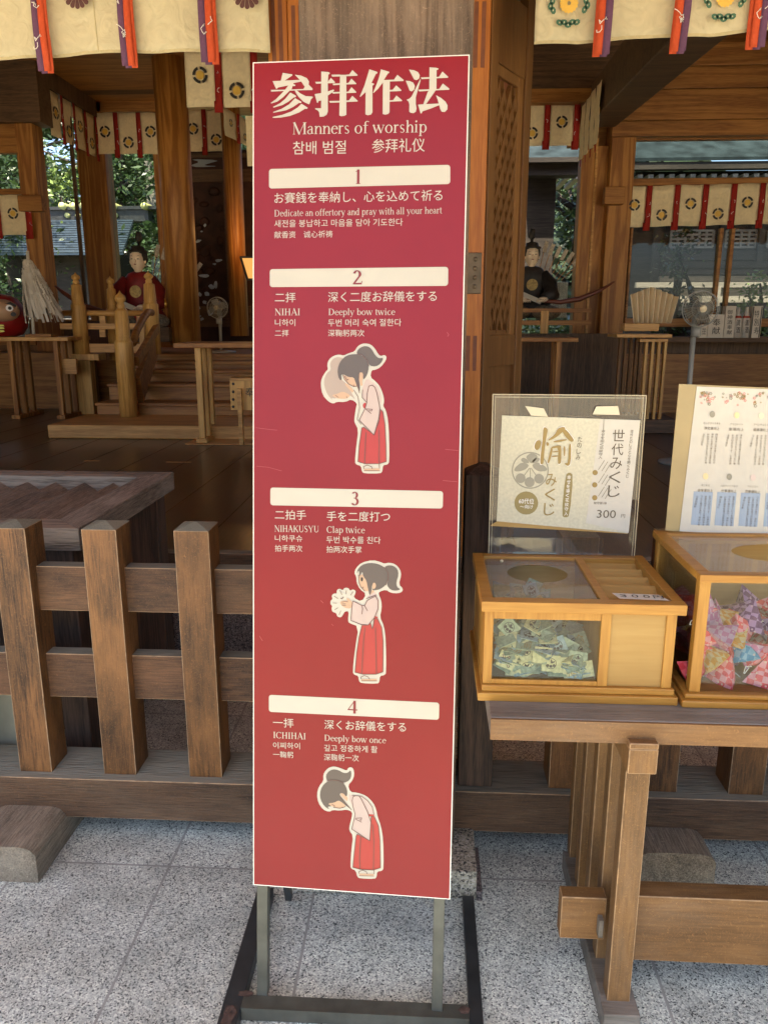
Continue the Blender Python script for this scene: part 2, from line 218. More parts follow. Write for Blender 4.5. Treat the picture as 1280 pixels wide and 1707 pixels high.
# ------------------------------------------------------------ mesh helpers
class MB:
    def __init__(s): s.v=[]; s.f=[]; s.m=[]
    def poly(s,pts,mi=0):
        k=len(s.v); s.v+= [Vector(p) for p in pts]; s.f.append(tuple(range(k,k+len(pts)))); s.m.append(mi); return s
    def hexa(s,p,mi=0):     # p: 4 bottom, 4 top
        k=len(s.v); s.v+=[Vector(q) for q in p]
        for f in ((3,2,1,0),(4,5,6,7),(0,1,5,4),(1,2,6,5),(2,3,7,6),(3,0,4,7)): s.f.append(tuple(k+i for i in f)); s.m.append(mi)
        return s
    def box(s,x0,x1,y0,y1,z0,z1,mi=0):
        x0,x1=min(x0,x1),max(x0,x1); y0,y1=min(y0,y1),max(y0,y1); z0,z1=min(z0,z1),max(z0,z1)
        return s.hexa([(x0,y0,z0),(x1,y0,z0),(x1,y1,z0),(x0,y1,z0),(x0,y0,z1),(x1,y0,z1),(x1,y1,z1),(x0,y1,z1)],mi)
    def obox(s,c,d,rot=(0,0,0),mi=0):
        from mathutils import Euler
        e=Euler(rot).to_matrix(); c=Vector(c); h=[x/2 for x in d]
        return s.hexa([c+e@Vector((a*h[0],b_*h[1],g*h[2])) for g in(-1,1) for a,b_ in((-1,-1),(1,-1),(1,1),(-1,1))],mi)
    def bar(s,a,b_,w,h=None,up=(0,0,1),mi=0):   # rectangular bar from a to b
        a,b_=Vector(a),Vector(b_); d=(b_-a).normalized(); u=Vector(up); sx=d.cross(u)
        if sx.length<1e-4: sx=d.cross(Vector((0,1,0)))
        sx.normalize(); u=sx.cross(d); h=h or w
        return s.hexa([p+sx*i*w/2+u*j*h/2 for p in (a,b_) for i,j in((-1,-1),(1,-1),(1,1),(-1,1))],mi)
    def tube(s,pts,r,n=8,mi=0,cap=True):
        pts=[Vector(p) for p in pts]; rs=r if isinstance(r,(list,tuple)) else [r]*len(pts); k=len(s.v)
        for i,p in enumerate(pts):
            d=(pts[min(i+1,len(pts)-1)]-pts[max(i-1,0)]).normalized(); x=d.cross(Vector((0,0,1)))
            if x.length<.05: x=d.cross(Vector((0,1,0)))
            x.normalize(); y=d.cross(x)
            for j in range(n):
                a=2*math.pi*j/n; s.v.append(p+(x*math.cos(a)+y*math.sin(a))*rs[i])
        for i in range(len(pts)-1):
            for j in range(n):
                s.f.append((k+i*n+j,k+i*n+(j+1)%n,k+(i+1)*n+(j+1)%n,k+(i+1)*n+j)); s.m.append(mi)
        if cap:
            s.f.append(tuple(k+j for j in range(n))[::-1]); s.m.append(mi); e=k+(len(pts)-1)*n; s.f.append(tuple(e+j for j in range(n))); s.m.append(mi)
        return s
    def lathe(s,prof,c,n=20,mi=0,sx=1,sy=1):    # prof: (r,z) upwards
        c=Vector(c); k=len(s.v)
        for r_,z in prof:
            for j in range(n):
                a=2*math.pi*j/n; s.v.append(c+Vector((r_*math.cos(a)*sx,r_*math.sin(a)*sy,z)))
        for i in range(len(prof)-1):
            for j in range(n): s.f.append((k+i*n+j,k+i*n+(j+1)%n,k+(i+1)*n+(j+1)%n,k+(i+1)*n+j)); s.m.append(mi)
        s.f.append(tuple(k+j for j in range(n))[::-1]); s.m.append(mi); e=k+(len(prof)-1)*n; s.f.append(tuple(e+j for j in range(n))); s.m.append(mi)
        return s
    def ball(s,c,r,sx=1,sy=1,sz=1,n=16,mi=0):
        prof=[(max(1e-3,r*math.sin(math.pi*i/10)),-r*math.cos(math.pi*i/10)*sz) for i in range(11)]
        return s.lathe(prof,c,n,mi,sx,sy)
    def grid(s,fn,nu,nv,mi=0):
        k=len(s.v)
        for j in range(nv+1):
            for i in range(nu+1): s.v.append(Vector(fn(i/nu,j/nv)))
        for j in range(nv):
            for i in range(nu):
                a=k+j*(nu+1)+i; s.f.append((a,a+1,a+nu+2,a+nu+1)); s.m.append(mi)
        return s
    def build(s,name,mats,parent=None,bevel=0,smooth=False,solid=0,label=None):
        worn=None
        if not isinstance(mats,(list,tuple)) and mats.name in WORN and bevel: worn=WORN[mats.name]; bevel=.0022
        me=bpy.data.meshes.new(name); off=parent_loc(parent) if parent else Vector((0,0,0))
        me.from_pydata([v-off for v in s.v],[],s.f); mats=mats if isinstance(mats,(list,tuple)) else [mats]
        for q in mats: me.materials.append(q)
        if worn: me.materials.append(worn)
        me.polygons.foreach_set('material_index',[min(x,len(mats)-1) for x in s.m])
        if smooth: me.polygons.foreach_set('use_smooth',[True]*len(s.f))
        me.update(); o=bpy.data.objects.new(name,me); C.objects.link(o)
        if parent: o.parent=parent
        if solid:
            q=o.modifiers.new('t','SOLIDIFY'); q.thickness=solid; q.offset=0
        if bevel:
            q=o.modifiers.new('b','BEVEL'); q.width=bevel; q.segments=2; q.limit_method='ANGLE'; q.angle_limit=R(40)
            if worn: q.material=1
        if label: o['label']=label
        return o
def pieces(mb,name,mats,parent,n=8,**k):
    for i in range(0,len(mb.v),n):
        q=MB(); q.v=mb.v[i:i+n]
        for f,m_ in zip(mb.f,mb.m):
            if i<=f[0]<i+n: q.f.append(tuple(j-i for j in f)); q.m.append(m_)
        q.build(name,mats,parent,**k)
def parent_loc(p):
    v=Vector((0,0,0))
    while p: v+=p.location; p=p.parent
    return v
def thing(name,label,cat,loc=(0,0,0),group=None):
    o=bpy.data.objects.new(name,None); o.empty_display_size=.05; C.objects.link(o); o.location=loc; return tag(o,label,cat,group)
def tag(o,label,cat,group=None):
    o['label']=label; o['category']=cat; o['kind']='thing'
    if group: o['group']=group
    return o
def struct(o): o['kind']='structure'; return o
def dup(root,loc,label=None):
    r_=root.copy(); C.objects.link(r_); r_.location=loc
    if label: r_['label']=label
    for ch in list(root.children):
        c=ch.copy(); C.objects.link(c); c.parent=r_
        for g in list(ch.children):
            d=g.copy(); C.objects.link(d); d.parent=c
    return r_
# flat print helpers: a Plane maps (u right, v up) in metres to the world
class Plane:
    def __init__(s,o,u,v): s.o,s.u,s.v=Vector(o),Vector(u).normalized(),Vector(v).normalized(); s.n=s.u.cross(s.v)
    def uv(s,px,py):
        d=ray(px,py); c=Vector((0,0,CH)); t=((s.o-c).dot(s.n))/d.dot(s.n); q=c+d*t-s.o; return (q.dot(s.u),q.dot(s.v))
    def w(s,u,v,h=0): return s.o+s.u*u+s.v*v+s.n*h
def inplane(pl,polys,h,step=.00006):
    mb=MB()
    for i,p in enumerate(polys): mb.poly([pl.w(x,y,h+i*step) for x,y in p])
    return mb
def pxpoly(pl,pts,ox,oy,sc_): return [pl.uv(ox+x*sc_,oy+y*sc_) for x,y in pts]
def smoothpoly(p,it=2):
    for _ in range(it):
        q=[]
        for i in range(len(p)):
            a,b_=p[i],p[(i+1)%len(p)]; q+=[(a[0]*.75+b_[0]*.25,a[1]*.75+b_[1]*.25),(a[0]*.25+b_[0]*.75,a[1]*.25+b_[1]*.75)]
        p=q
    return p
def strokepoly(pts,w_):   # quads of a poly-line, as polygons in the plane
    out=[]
    for (x0,y0),(x1,y1) in zip(pts[:-1],pts[1:]):
        dx,dy=x1-x0,y1-y0; L=math.hypot(dx,dy) or 1e-6; nx,ny=-dy/L*w_/2,dx/L*w_/2; ex,ey=dx/L*w_*.3,dy/L*w_*.3
        out.append([(x0+nx-ex,y0+ny-ey),(x0-nx-ex,y0-ny-ey),(x1-nx+ex,y1-ny+ey),(x1+nx+ex,y1+ny+ey)])
    return out
_fc={}
def glyphs(body,off=0):
    key=(body,off)
    if key not in _fc:
        cu=bpy.data.curves.new('lettering','FONT'); cu.body=body; cu.offset=off; cu.resolution_u=3
        ob=bpy.data.objects.new('lettering',cu); C.objects.link(ob); dg=bpy.context.evaluated_depsgraph_get(); me=bpy.data.meshes.new_from_object(ob.evaluated_get(dg))
        vs=[v.co.copy() for v in me.vertices]; fs=[tuple(p.vertices) for p in me.polygons]
        bpy.data.objects.remove(ob); bpy.data.curves.remove(cu); bpy.data.meshes.remove(me); _fc[key]=(vs,fs)
    return _fc[key]
def text_into(mb,pl,body,u0,v0,u1,v1,hgt,h=.0008,off=0,mi=0):
    """body from (u0,v0) bottom-left to (u1,v1) bottom-right, box height hgt"""
    vs,fs=glyphs(body,off)
    if not vs: return
    x0=min(v.x for v in vs); x1=max(v.x for v in vs); y0=min(v.y for v in vs); y1=max(v.y for v in vs)
    dx,dy=u1-u0,v1-v0; L=math.hypot(dx,dy); ux,uy=dx/L,dy/L; k=len(mb.v)
    for v in vs:
        a=(v.x-x0)/(x1-x0+1e-9)*L; b_=(v.y-y0)/(y1-y0+1e-9)*hgt
        mb.v.append(pl.w(u0+ux*a-uy*b_,v0+uy*a+ux*b_,h))
    for f in fs: mb.f.append(tuple(k+i for i in f)); mb.m.append(mi)
def ptext(mb,pl,body,x0,yb0,x1,yb1,hpx,off=0,h=.0008,mi=0):
    a=pl.uv(x0,yb0); b_=pl.uv(x1,yb1); c=pl.uv(x0,yb0-hpx); text_into(mb,pl,body,a[0],a[1],b_[0],b_[1],math.hypot(c[0]-a[0],c[1]-a[1]),h,off,mi)
def vtext(mb,pl,body,x,y0,x1,y1,wpx,h=.0008,off=0,mi=0):   # vertical line of characters from (x,y0) to (x1,y1)
    n_=len(body); st=(y1-y0)/n_
    for i,ch in enumerate(body):
        if ch in ' 　': continue
        cx=x+(x1-x)*(i+.5)/n_; yb=y0+st*(i+.93); hh=st*.84; ww=wpx
        if ch in '、。': ww*=.3; hh*=.3; cx+=wpx*.3; yb-=st*.5
        if ch in 'ー一～': hh*=.2; yb-=st*.3
        ptext(mb,pl,ch,cx-ww/2,yb,cx+ww/2,yb,hh,off,h,mi)
# small hand-made serif alphabet
def AR(cx,cy,rx,ry,a0,a1,tx=.095,ty=.040,n_=12):
    o=[];a0,a1=R(a0),R(a1)
    for i in range(n_):
        p,q=a0+(a1-a0)*i/n_,a0+(a1-a0)*(i+1)/n_
        f=lambda t,k:(cx+(rx-tx*k)*math.cos(t),cy+(ry-ty*k)*math.sin(t))
        o.append([f(p,0),f(q,0),f(q,1),f(p,1)])
    return o
def LN(x0,y0,x1,y1,w_=.042): return strokepoly([(x0,y0),(x1,y1)],w_)
def VS(x,y0,y1,w_=.10,s='tb',sw=.055):
    o=[[(x-w_/2,y0),(x+w_/2,y0),(x+w_/2,y1),(x-w_/2,y1)]]
    if 'b' in s: o.append([(x-w_/2-sw,y0),(x+w_/2+sw,y0),(x+w_/2+sw,y0+.026),(x-w_/2-sw,y0+.026)])
    if 't' in s: o.append([(x-w_/2-sw,y1-.026),(x+w_/2+sw,y1-.026),(x+w_/2+sw,y1),(x-w_/2-sw,y1)])
    if 'l' in s: o.append([(x-w_/2-sw*1.2,y1-.05),(x-w_/2+.01,y1-.04),(x-w_/2+.01,y1),(x-w_/2-.01,y1)])
    return o
def HB(x0,x1,y,t=.034): return [[(x0,y-t/2),(x1,y-t/2),(x1,y+t/2),(x0,y+t/2)]]
SF={' ':(.25,[]),
'M':(.88,VS(.12,0,.66,.03)+LN(.13,.65,.43,.02,.1)+LN(.43,.02,.74,.64,.03)+VS(.76,0,.66,.1)),
'N':(.74,VS(.13,0,.66,.03)+LN(.13,.64,.61,.03,.1)+VS(.61,0,.66,.03)),
'I':(.33,VS(.165,0,.66,.1)),'H':(.72,VS(.16,0,.66,.1)+VS(.56,0,.66,.1)+HB(.16,.56,.34)),
'A':(.70,LN(.09,.02,.35,.66,.035)+LN(.34,.66,.6,.02,.1)+HB(.17,.5,.23)+HB(.02,.19,.013,.026)+HB(.47,.69,.013,.026)),
'K':(.72,VS(.16,0,.66,.1)+LN(.2,.28,.58,.64,.035)+LN(.3,.4,.6,.02,.09)+HB(.5,.7,.013,.026)+HB(.48,.67,.647,.026)),
'U':(.72,VS(.16,.2,.66,.1,'t')+AR(.365,.215,.255,.225,180,360,.07,.05)+VS(.6,.2,.66,.03,'t')),
'S':(.56,AR(.27,.49,.19,.18,30,250,.08,.035)+AR(.27,.18,.2,.19,70,-150,.08,.035)+LN(.16,.4,.38,.27,.09)),
'Y':(.70,LN(.08,.64,.35,.3,.09)+LN(.36,.3,.6,.64,.033)+VS(.35,0,.32,.095,'b')+HB(.0,.2,.647,.026)+HB(.5,.69,.647,.026)),
'C':(.66,AR(.37,.33,.33,.345,42,318,.1,.035)+VS(.61,.46,.66,.02,'')),
'D':(.72,VS(.16,0,.66,.1)+AR(.32,.33,.35,.33,-90,90,.1,.034)+HB(.1,.33,.017)+HB(.1,.33,.643)),
'a':(.44,VS(.32,.02,.32,.08,'')+AR(.215,.31,.145,.15,0,165,.07,.03)+AR(.19,.125,.155,.135,60,310,.08,.032)+LN(.2,.25,.32,.27,.03)+LN(.33,.04,.42,.04,.035)),
'b':(.5,VS(.11,.02,.68,.08,'l')+AR(.265,.22,.2,.235,-160,150,.085,.032)),
'c':(.43,AR(.25,.22,.21,.235,50,315,.085,.032)),
'd':(.5,VS(.37,0,.68,.08,'l')+AR(.235,.22,.2,.235,30,330,.085,.032)+HB(.4,.47,.02,.03)),
'e':(.44,AR(.245,.22,.21,.235,5,318,.085,.032)+HB(.07,.43,.27,.028)),
'f':(.34,VS(.16,0,.54,.08,'b')+AR(.27,.54,.15,.145,40,180,.07,.035)+HB(.03,.32,.437,.032)),
'h':(.5,VS(.12,0,.68,.08,'bl')+AR(.285,.28,.165,.17,0,170,.08,.035)+VS(.41,0,.28,.08,'b',.045)),
'i':(.27,VS(.135,0,.45,.08,'bl')+AR(.13,.61,.055,.055,0,360,.054,.054,8)),'l':(.27,VS(.135,0,.68,.08,'bl')),
'n':(.5,VS(.12,0,.45,.08,'bl')+AR(.285,.28,.165,.17,0,165,.08,.035)+VS(.41,0,.28,.08,'b',.045)),
'o':(.5,AR(.25,.22,.22,.235,0,360,.085,.03,18)),
'p':(.5,VS(.12,-.21,.45,.08,'bl')+AR(.275,.22,.2,.235,-150,150,.085,.032)),
'r':(.35,VS(.12,0,.45,.08,'bl')+AR(.26,.33,.13,.12,50,160,.06,.05)),
's':(.38,AR(.19,.34,.125,.115,30,250,.06,.03)+AR(.19,.11,.135,.12,70,-150,.06,.03)+LN(.11,.27,.27,.18,.065)),
't':(.29,VS(.13,.09,.58,.075,'')+AR(.215,.1,.12,.11,180,310,.07,.04)+HB(.02,.26,.437,.032)),
'u':(.5,VS(.11,.12,.45,.08,'l')+AR(.24,.15,.17,.16,180,350,.08,.04)+VS(.38,0,.45,.08,'l')+HB(.4,.47,.02,.03)),
'w':(.72,LN(.06,.44,.22,.02,.08)+LN(.22,.02,.36,.42,.03)+LN(.33,.44,.5,.02,.08)+LN(.5,.02,.66,.43,.03)+HB(0,.16,.437,.026)+HB(.27,.43,.437,.026)+HB(.57,.72,.437,.026)),
'y':(.5,LN(.08,.43,.27,.03,.08)+LN(.27,.06,.43,.43,.03)+LN(.27,.06,.17,-.18,.035)+AR(.12,-.16,.06,.05,0,-200,.05,.04,5)+HB(.0,.19,.437,.026)+HB(.34,.5,.437,.026)),
'1':(.5,VS(.25,0,.67,.13,'b')+LN(.13,.57,.27,.66,.03)),
'2':(.5,AR(.235,.48,.195,.19,165,-35,.12,.05)+LN(.35,.4,.08,.04,.075)+HB(.04,.45,.035,.07)+LN(.43,.05,.47,.15,.03)),
'3':(.5,AR(.22,.5,.17,.165,150,-70,.11,.045)+AR(.22,.175,.205,.19,85,-150,.12,.05)+HB(.16,.26,.35,.03)),
'4':(.5,LN(.04,.2,.34,.65,.035)+HB(.02,.48,.19,.055)+VS(.345,0,.66,.12,''))}
def serif_into(mb,pl,body,x0,yb0,x1,yb1,cap_px,h=.0008,off=.0):
    adv=[SF[c][0] for c in body]; tot=sum(adv); a=pl.uv(x0,yb0); b_=pl.uv(x1,yb1); c=pl.uv(x0,yb0-cap_px)
    dx,dy=b_[0]-a[0],b_[1]-a[1]; L=math.hypot(dx,dy); ux,uy=dx/L,dy/L; sx=L/tot; sy=math.hypot(c[0]-a[0],c[1]-a[1])/.66; t=0; k=0
    for ch,ad_ in zip(body,adv):
        for p in SF[ch][1]:
            q=[((x+t)*sx,y*sy) for x,y in p]; mb.poly([pl.w(a[0]+ux*x-uy*y,a[1]+uy*x+ux*y,h+(k%12)*.00004) for x,y in q]); k+=1
        t+=ad_
# ============================================================ SETTING
mb=MB(); mb.box(-14,14,-.4,3.4,-.3,0); struct(mb.build('paving',M['granite']))
mb=MB(); mb.box(-60,60,-60,-.4,-.3,-.02); struct(mb.build('courtyard',M['gravel']))
mb=MB(); mb.box(-80,80,11.3,120,-.3,-.03); struct(mb.build('ground',flat('shaded_garden_ground',(.10,.11,.06),.95,var=.4,vs=2)))
FZ=.56; YD=3.25
mb=MB(); mb.box(-6.5,6.5,YD,3.55,0,FZ-.07); struct(mb.build('foundation',M['granite_pink']))
mb=MB(); mb.box(-6.5,6.5,3.55,11.2,-.2,FZ); mb.box(-6.5,6.5,3.3,3.55,FZ-.07,FZ); struct(mb.build('floor',M['floor']))
k=MB()   # plank joints of the hall floor, along Y
for i in range(-16,17):
    x=i*.36+.05; k.box(x-.003,x+.003,3.5,8.6,FZ+.0005,FZ+.0015)
struct(k.build('floor_joints',M['darkin']))
mb=MB(); mb.box(-6.5,6.5,YD-.01,3.3,FZ-.075,FZ+.005); mb.box(-6.5,6.5,YD+.0,3.29,FZ-.10,FZ-.08)
tag(mb.build('threshold_beam',M['beamX'],bevel=.004),'long brown threshold beam along the front edge of the hall floor','beam')
mb=MB(); mb.box(-7,7,3.0,11.6,4.3,4.5); struct(mb.build('ceiling',M['inX']))
mb=MB(); mb.hexa([(-8,-.05,3.2),(8,-.05,3.2),(8,3.0,3.9),(-8,3.0,3.9),(-8,-.05,3.32),(8,-.05,3.32),(8,3.0,4.1),(-8,3.0,4.1)]); struct(mb.build('eave',M['inY']))
mb=MB()
for i in range(-22,23): mb.hexa([(i*.34-.03,0,3.15),(i*.34+.03,0,3.15),(i*.34+.03,3.0,3.8),(i*.34-.03,3.0,3.8),(i*.34-.03,0,3.22),(i*.34+.03,0,3.22),(i*.34+.03,3.0,3.9),(i*.34-.03,3.0,3.9)])
struct(mb.build('eave_rafters',M['inY']))
mb=MB(); mb.box(-7,7,YD+.25,YD+.45,3.15,4.3)
tag(mb.build('lintel_beam',M['inX']),'wide timber lintel above the curtained front opening','beam')
mb=MB(); mb.box(-8,8,2.9,3.06,3.6,4.45); tag(mb.build('sun_block_wall',M['darkin']),'unseen dark strip added above the entrance curtains to block sun','wall')  # unseen strip added to stop sun leaking between eave and ceiling
# side walls that close the hall
for sx,lab in ((-6.5,'left'),(6.5,'right')):
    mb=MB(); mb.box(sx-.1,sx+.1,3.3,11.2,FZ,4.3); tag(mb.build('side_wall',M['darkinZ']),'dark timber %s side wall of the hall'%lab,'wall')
# ------------------------------------------------------------ big pillar with its stone
mb=MB(); mb.box(-.36,.152,1.855,2.42,0,.088); tag(mb.build('pillar_base_stone',M['granite_warm'],bevel=.004),'square yellowish granite base stone under the grey pillar behind the sign','base stone')
mb=MB(); mb.box(-.305,.092,1.97,2.36,.088,3.6); tag(mb.build('square_pillar',M['greyZ'],bevel=.012),'broad weathered grey timber pillar rising behind the red sign','pillar')
# dark slab right of the base stone
mb=MB(); mb.box(.152,.168,1.85,2.04,0,.03); tag(mb.build('stone_kerb',M['granite_pink'],bevel=.003),'thin dark granite edging beside the base stone','edging')
# ------------------------------------------------------------ fences
def fence(label,xs,x0,x1,loc,endpost=None,blocks=()):
    t=thing('wooden_fence',label,'fence',loc)
    MB().box(x0,x1,2.045,2.225,.08,.212).build('base_beam',M['beamX'],t,bevel=.010)
    MB().box(x0,x1,2.118,2.168,.725,.862).build('rail',M['fenceX'],t,bevel=.003)
    MB().box(x0,x1,2.118,2.168,.445,.587).build('rail',M['fenceX'],t,bevel=.003)
    for x in xs:
        b_=MB(); xa,xb,y0,y1,z=x,x+.10,2.077,2.183,.987; b_.box(xa,xb,y0,y1,.2,z)
        cx,cy=(xa+xb)/2,(y0+y1)/2; b_.poly([(xa,y0,z),(xb,y0,z),(cx,cy,z+.014)]); b_.poly([(xb,y0,z),(xb,y1,z),(cx,cy,z+.014)]); b_.poly([(xb,y1,z),(xa,y1,z),(cx,cy,z+.014)]); b_.poly([(xa,y1,z),(xa,y0,z),(cx,cy,z+.014)])
        b_.build('post',M['fence'],t,bevel=.004)
    if endpost:
        xa,xb,z=endpost; b_=MB(); b_.box(xa,xb,2.075,2.185,.2,z); cx=(xa+xb)/2
        b_.hexa([(xa,2.075,z),(xb,2.075,z),(xb,2.185,z),(xa,2.185,z),(cx-.01,2.12,z+.025),(cx+.01,2.12,z+.025),(cx+.01,2.14,z+.025),(cx-.01,2.14,z+.025)])
        b_.build('end_post',M['boxdark'],t,bevel=.004)
    for (bx0,bx1,by0,by1) in blocks:
        def f(u,v):
            a=(u-.5)*2; x=(bx0+bx1)/2+a*(bx1-bx0)/2; z=.115*(1-abs(a)**7*.24)*(1 if 0<u<1 else 1); return (x,by0+(by1-by0)*v,max(.0,z))
        b_=MB(); b_.grid(f,14,6)
        n_=15
        for v,y in ((0,by0),(6,by1)):
            top=[b_.v[v*n_+i] for i in range(n_)]; b_.poly([(bx0,y,0.0)]+top+[(bx1,y,0.0)])
        b_.poly([(bx1,by0,0),(bx1,by1,0),b_.v[6*n_+14],b_.v[14]]); b_.poly([(bx0,by0,0),(bx0,by1,0),b_.v[6*n_],b_.v[0]])
        b_.build('foot_block',M['block'],t)
    return t
fence('brown slatted timber fence with pointed posts left of the red sign',[-1.761,-1.499,-1.237,-.973,-.708,-.445],-2.4,-.306,(-1.2,2.13,.0),blocks=[(-1.31,-1.09,1.852,2.20)])
fence('shaded timber fence standing behind the bench right of the red sign',[.372,.645,.893,1.155],.093,2.2,(1.0,2.13,.0),endpost=(.105,.205,1.155),blocks=[(.60,.82,1.93,2.20)])
# ------------------------------------------------------------ THE SIGN
cor=[at(421.6,103.8,Y=1.717*1.04),None]
# pose solved from the four corners: a 0.449 x 1.80 m board leaning back
SB=Vector((-.384,1.511,.305)); su=Vector((.99879,-.04921,.00157)); sv=Vector((.00585,.15254,.98828)); SW,SH=.4491,1.7988
sgn=Plane(SB,su,sv); SG=thing('standing_sign','tall red four-step worship manners sign on a grey steel stand in front of the pillar','sign',(SB.x+.22,1.47,0))
def bb(u0,u1,v0,v1,h0,h1): return [sgn.w(u,v,h) for h in(h0,h1) for u,v in((u0,v0),(u1,v0),(u1,v1),(u0,v1))]
MB().hexa(bb(0,SW,0,SH,-.009,0)).build('board',M['signedge'],SG)
def dense(u0,u1,v0,v1,h): 
    g=MB(); g.grid(lambda u,v:sgn.w(u0+(u1-u0)*u,v0+(v1-v0)*v,h),2,8); return g
dense(.0022,SW-.0022,.0022,SH-.0022,.0006).build('printed_face',M['red'],SG)
# step bars
def rrect(c,r,n_=5):   # c: corners TL TR BR BL in plane
    o=[]
    for i in range(4):
        p=Vector(c[i]); a=(Vector(c[i-1])-p).normalized(); b_=(Vector(c[(i+1)%4])-p).normalized()
        for j in range(n_+1):
            t=math.pi/2*j/n_; o.append(tuple(p+a*r*(1-math.sin(t))+b_*r*(1-math.cos(t))))
    return o
bars=[]
for (ox,oy,cs) in ((410,80,((128,663),(1117,640),(1117,745),(128,770))),(410,430,((132,62),(1106,49),(1105,153),(132,160))),(410,780,((135,107),(1078,127),(1076,222),(135,204))),(410,1140,((127,59),(1057,102),(1055,196),(127,152)))):
    bars.append(rrect([sgn.uv(ox+x*.30469,oy+y*.30469) for x,y in cs],.006))
for b_ in bars: inplane(sgn,[b_],.0011).build('step_bar',M['signwhite'],SG)
K=.30469
tk=MB()
T1=[[(255,175),(380,195),(385,208),(275,282),(228,284)],[(120,285),(275,278),(490,268),(500,290),(400,312),(330,342),(190,370),(178,388),(165,385)],
[(415,200),(500,212),(575,245),(605,290),(600,332),(655,388),(650,404),(525,406),(530,390),(548,360),(500,290),(455,240)],[(98,402),(270,400),(530,390),(530,406),(350,412),(100,425)],
[(400,300),(330,342),(290,395),(230,460),(160,530),(95,575),(103,583),(180,560),(260,500),(330,430),(375,388),(385,352),(420,350),(425,335),(395,325)],
[(415,412),(440,408),(490,450),(560,485),(640,490),(660,497),(630,530),(610,590),(600,594),(530,560),(470,500),(440,460)],
[(355,438),(430,480),(430,498),(400,505),(330,560),(250,605),(130,640),(128,628),(220,580),(290,520)],[(420,513),(505,562),(500,577),(470,577),(390,632),(300,674),(130,708),(128,696),(240,655),(340,595)],
[(505,588),(588,640),(580,655),(550,655),(470,705),(350,750),(230,772),(122,777),(122,763),(250,735),(370,690),(450,640)],
[(768,158),(860,165),(882,175),(878,190),(862,200),(855,300),(855,690),(840,735),(800,758),(748,762),(740,700),(720,675),(688,660),(688,648),(766,648)],
[(688,296),(768,294),(768,318),(700,322)],[(855,296),(897,243),(952,300),(946,311),(855,315)],[(680,460),(768,445),(768,545),(735,550),(722,577),(712,574)],[(855,425),(930,398),(940,410),(925,430),(855,480)],
[(1018,203),(1102,203),(1102,735),(1075,750),(1030,754),(1008,744),(1012,570)],[(903,202),(1018,200),(1018,224),(914,228)],[(1100,201),(1140,198),(1183,140),(1252,205),(1248,216),(1100,222)],
[(920,320),(1016,316),(1016,336),(928,342)],[(1100,314),(1130,310),(1170,253),(1235,318),(1232,328),(1100,332)],[(916,434),(1014,430),(1014,450),(925,456)],[(1100,430),(1130,426),(1170,368),(1235,432),(1232,442),(1100,448)],
[(873,553),(1013,550),(1013,572),(885,577)],[(1098,546),(1138,543),(1182,483),(1254,550),(1250,560),(1098,567)]]
T2=[[(128,128),(215,155),(235,165),(232,182),(215,188),(155,310),(188,318),(190,330),(168,345),(168,700),(150,730),(105,740),(75,728),(78,430),(8,495),(0,490),(60,350)],
[(282,128),(390,160),(392,175),(375,182),(320,270),(310,300),(240,390),(182,445),(178,435),(215,350),(255,240)],[(308,272),(400,272),(395,700),(380,722),(340,732),(305,724),(308,300)],
[(318,270),(455,266),(500,201),(584,270),(580,284),(400,290),(318,290)],[(395,403),(438,400),(485,341),(554,405),(551,417),(395,424)],[(393,543),(443,538),(488,478),(562,540),(559,552),(393,560)],
[(655,132),(720,140),(775,165),(798,205),(790,250),(755,273),(722,262)],[(612,280),(665,285),(710,305),(733,350),(722,400),(690,423),(662,410),(640,350)],
[(805,255),(808,280),(745,500),(745,590),(755,650),(745,695),(715,712),(675,708),(658,690),(660,600),(650,560),(622,535),(660,520),(690,490),(760,350)],
[(928,102),(1015,108),(1048,118),(1045,130),(1022,140),(1020,395),(1010,410),(880,595),(845,595),(900,440),(925,400)],[(813,238),(928,233),(928,254),(822,260)],[(1020,231),(1055,228),(1100,158),(1177,230),(1174,242),(1020,249)],
[(781,400),(925,395),(920,416),(790,424)],[(1015,393),(1058,390),(1105,318),(1192,388),(1189,402),(1010,410)],[(775,600),(845,595),(1060,585),(1062,605),(950,650),(835,690),(820,718),(808,714)],
[(1015,475),(1080,510),(1140,560),(1168,610),(1165,665),(1130,698),(1090,695),(1070,660),(1055,600),(1035,530)]]
for i,p in enumerate(T1): tk.poly([sgn.w(*q,.0011+i*.00005) for q in pxpoly(sgn,p,440,100,.125)])
for i,p in enumerate(T2): tk.poly([sgn.w(*q,.0011+i*.00005) for q in pxpoly(sgn,p,600,100,.125)])
tk.build('title_characters',M['signwhite'],SG)
tx=MB()
def S(s_,ox,oy,body,x0,y0,x1,y1,hh,off=0): ptext(s_,sgn,body,ox+x0*K,oy+y0*K,ox+x1*K,oy+y1*K,hh*K,off,.0011)
def E_(s_,ox,oy,body,x0,y0,x1,y1,hh): serif_into(s_,sgn,body,ox+x0*K,oy+y0*K,ox+x1*K,oy+y1*K,hh*K,.0011)
A=(410,80); B=(410,430); D=(410,780); G=(410,1140)
E_(tx,*A,'Manners of worship',254,474,990,462,64)
S(tx,*A,'참배 범절',258,584,548,579,72); S(tx,*A,'参拜礼仪',690,575,978,568,75)
S(tx,*A,'お賽銭を奉納し、心を込めて祈る',157,852,1074,836,60); E_(tx,*A,'Dedicate an offertory and pray with all your heart',155,923,1072,906,36)
S(tx,*A,'새전을 봉납하고 마음을 담아 기도한다',157,982,858,973,40); S(tx,*A,'献香资　诚心祈祷',157,1042,475,1037,38)
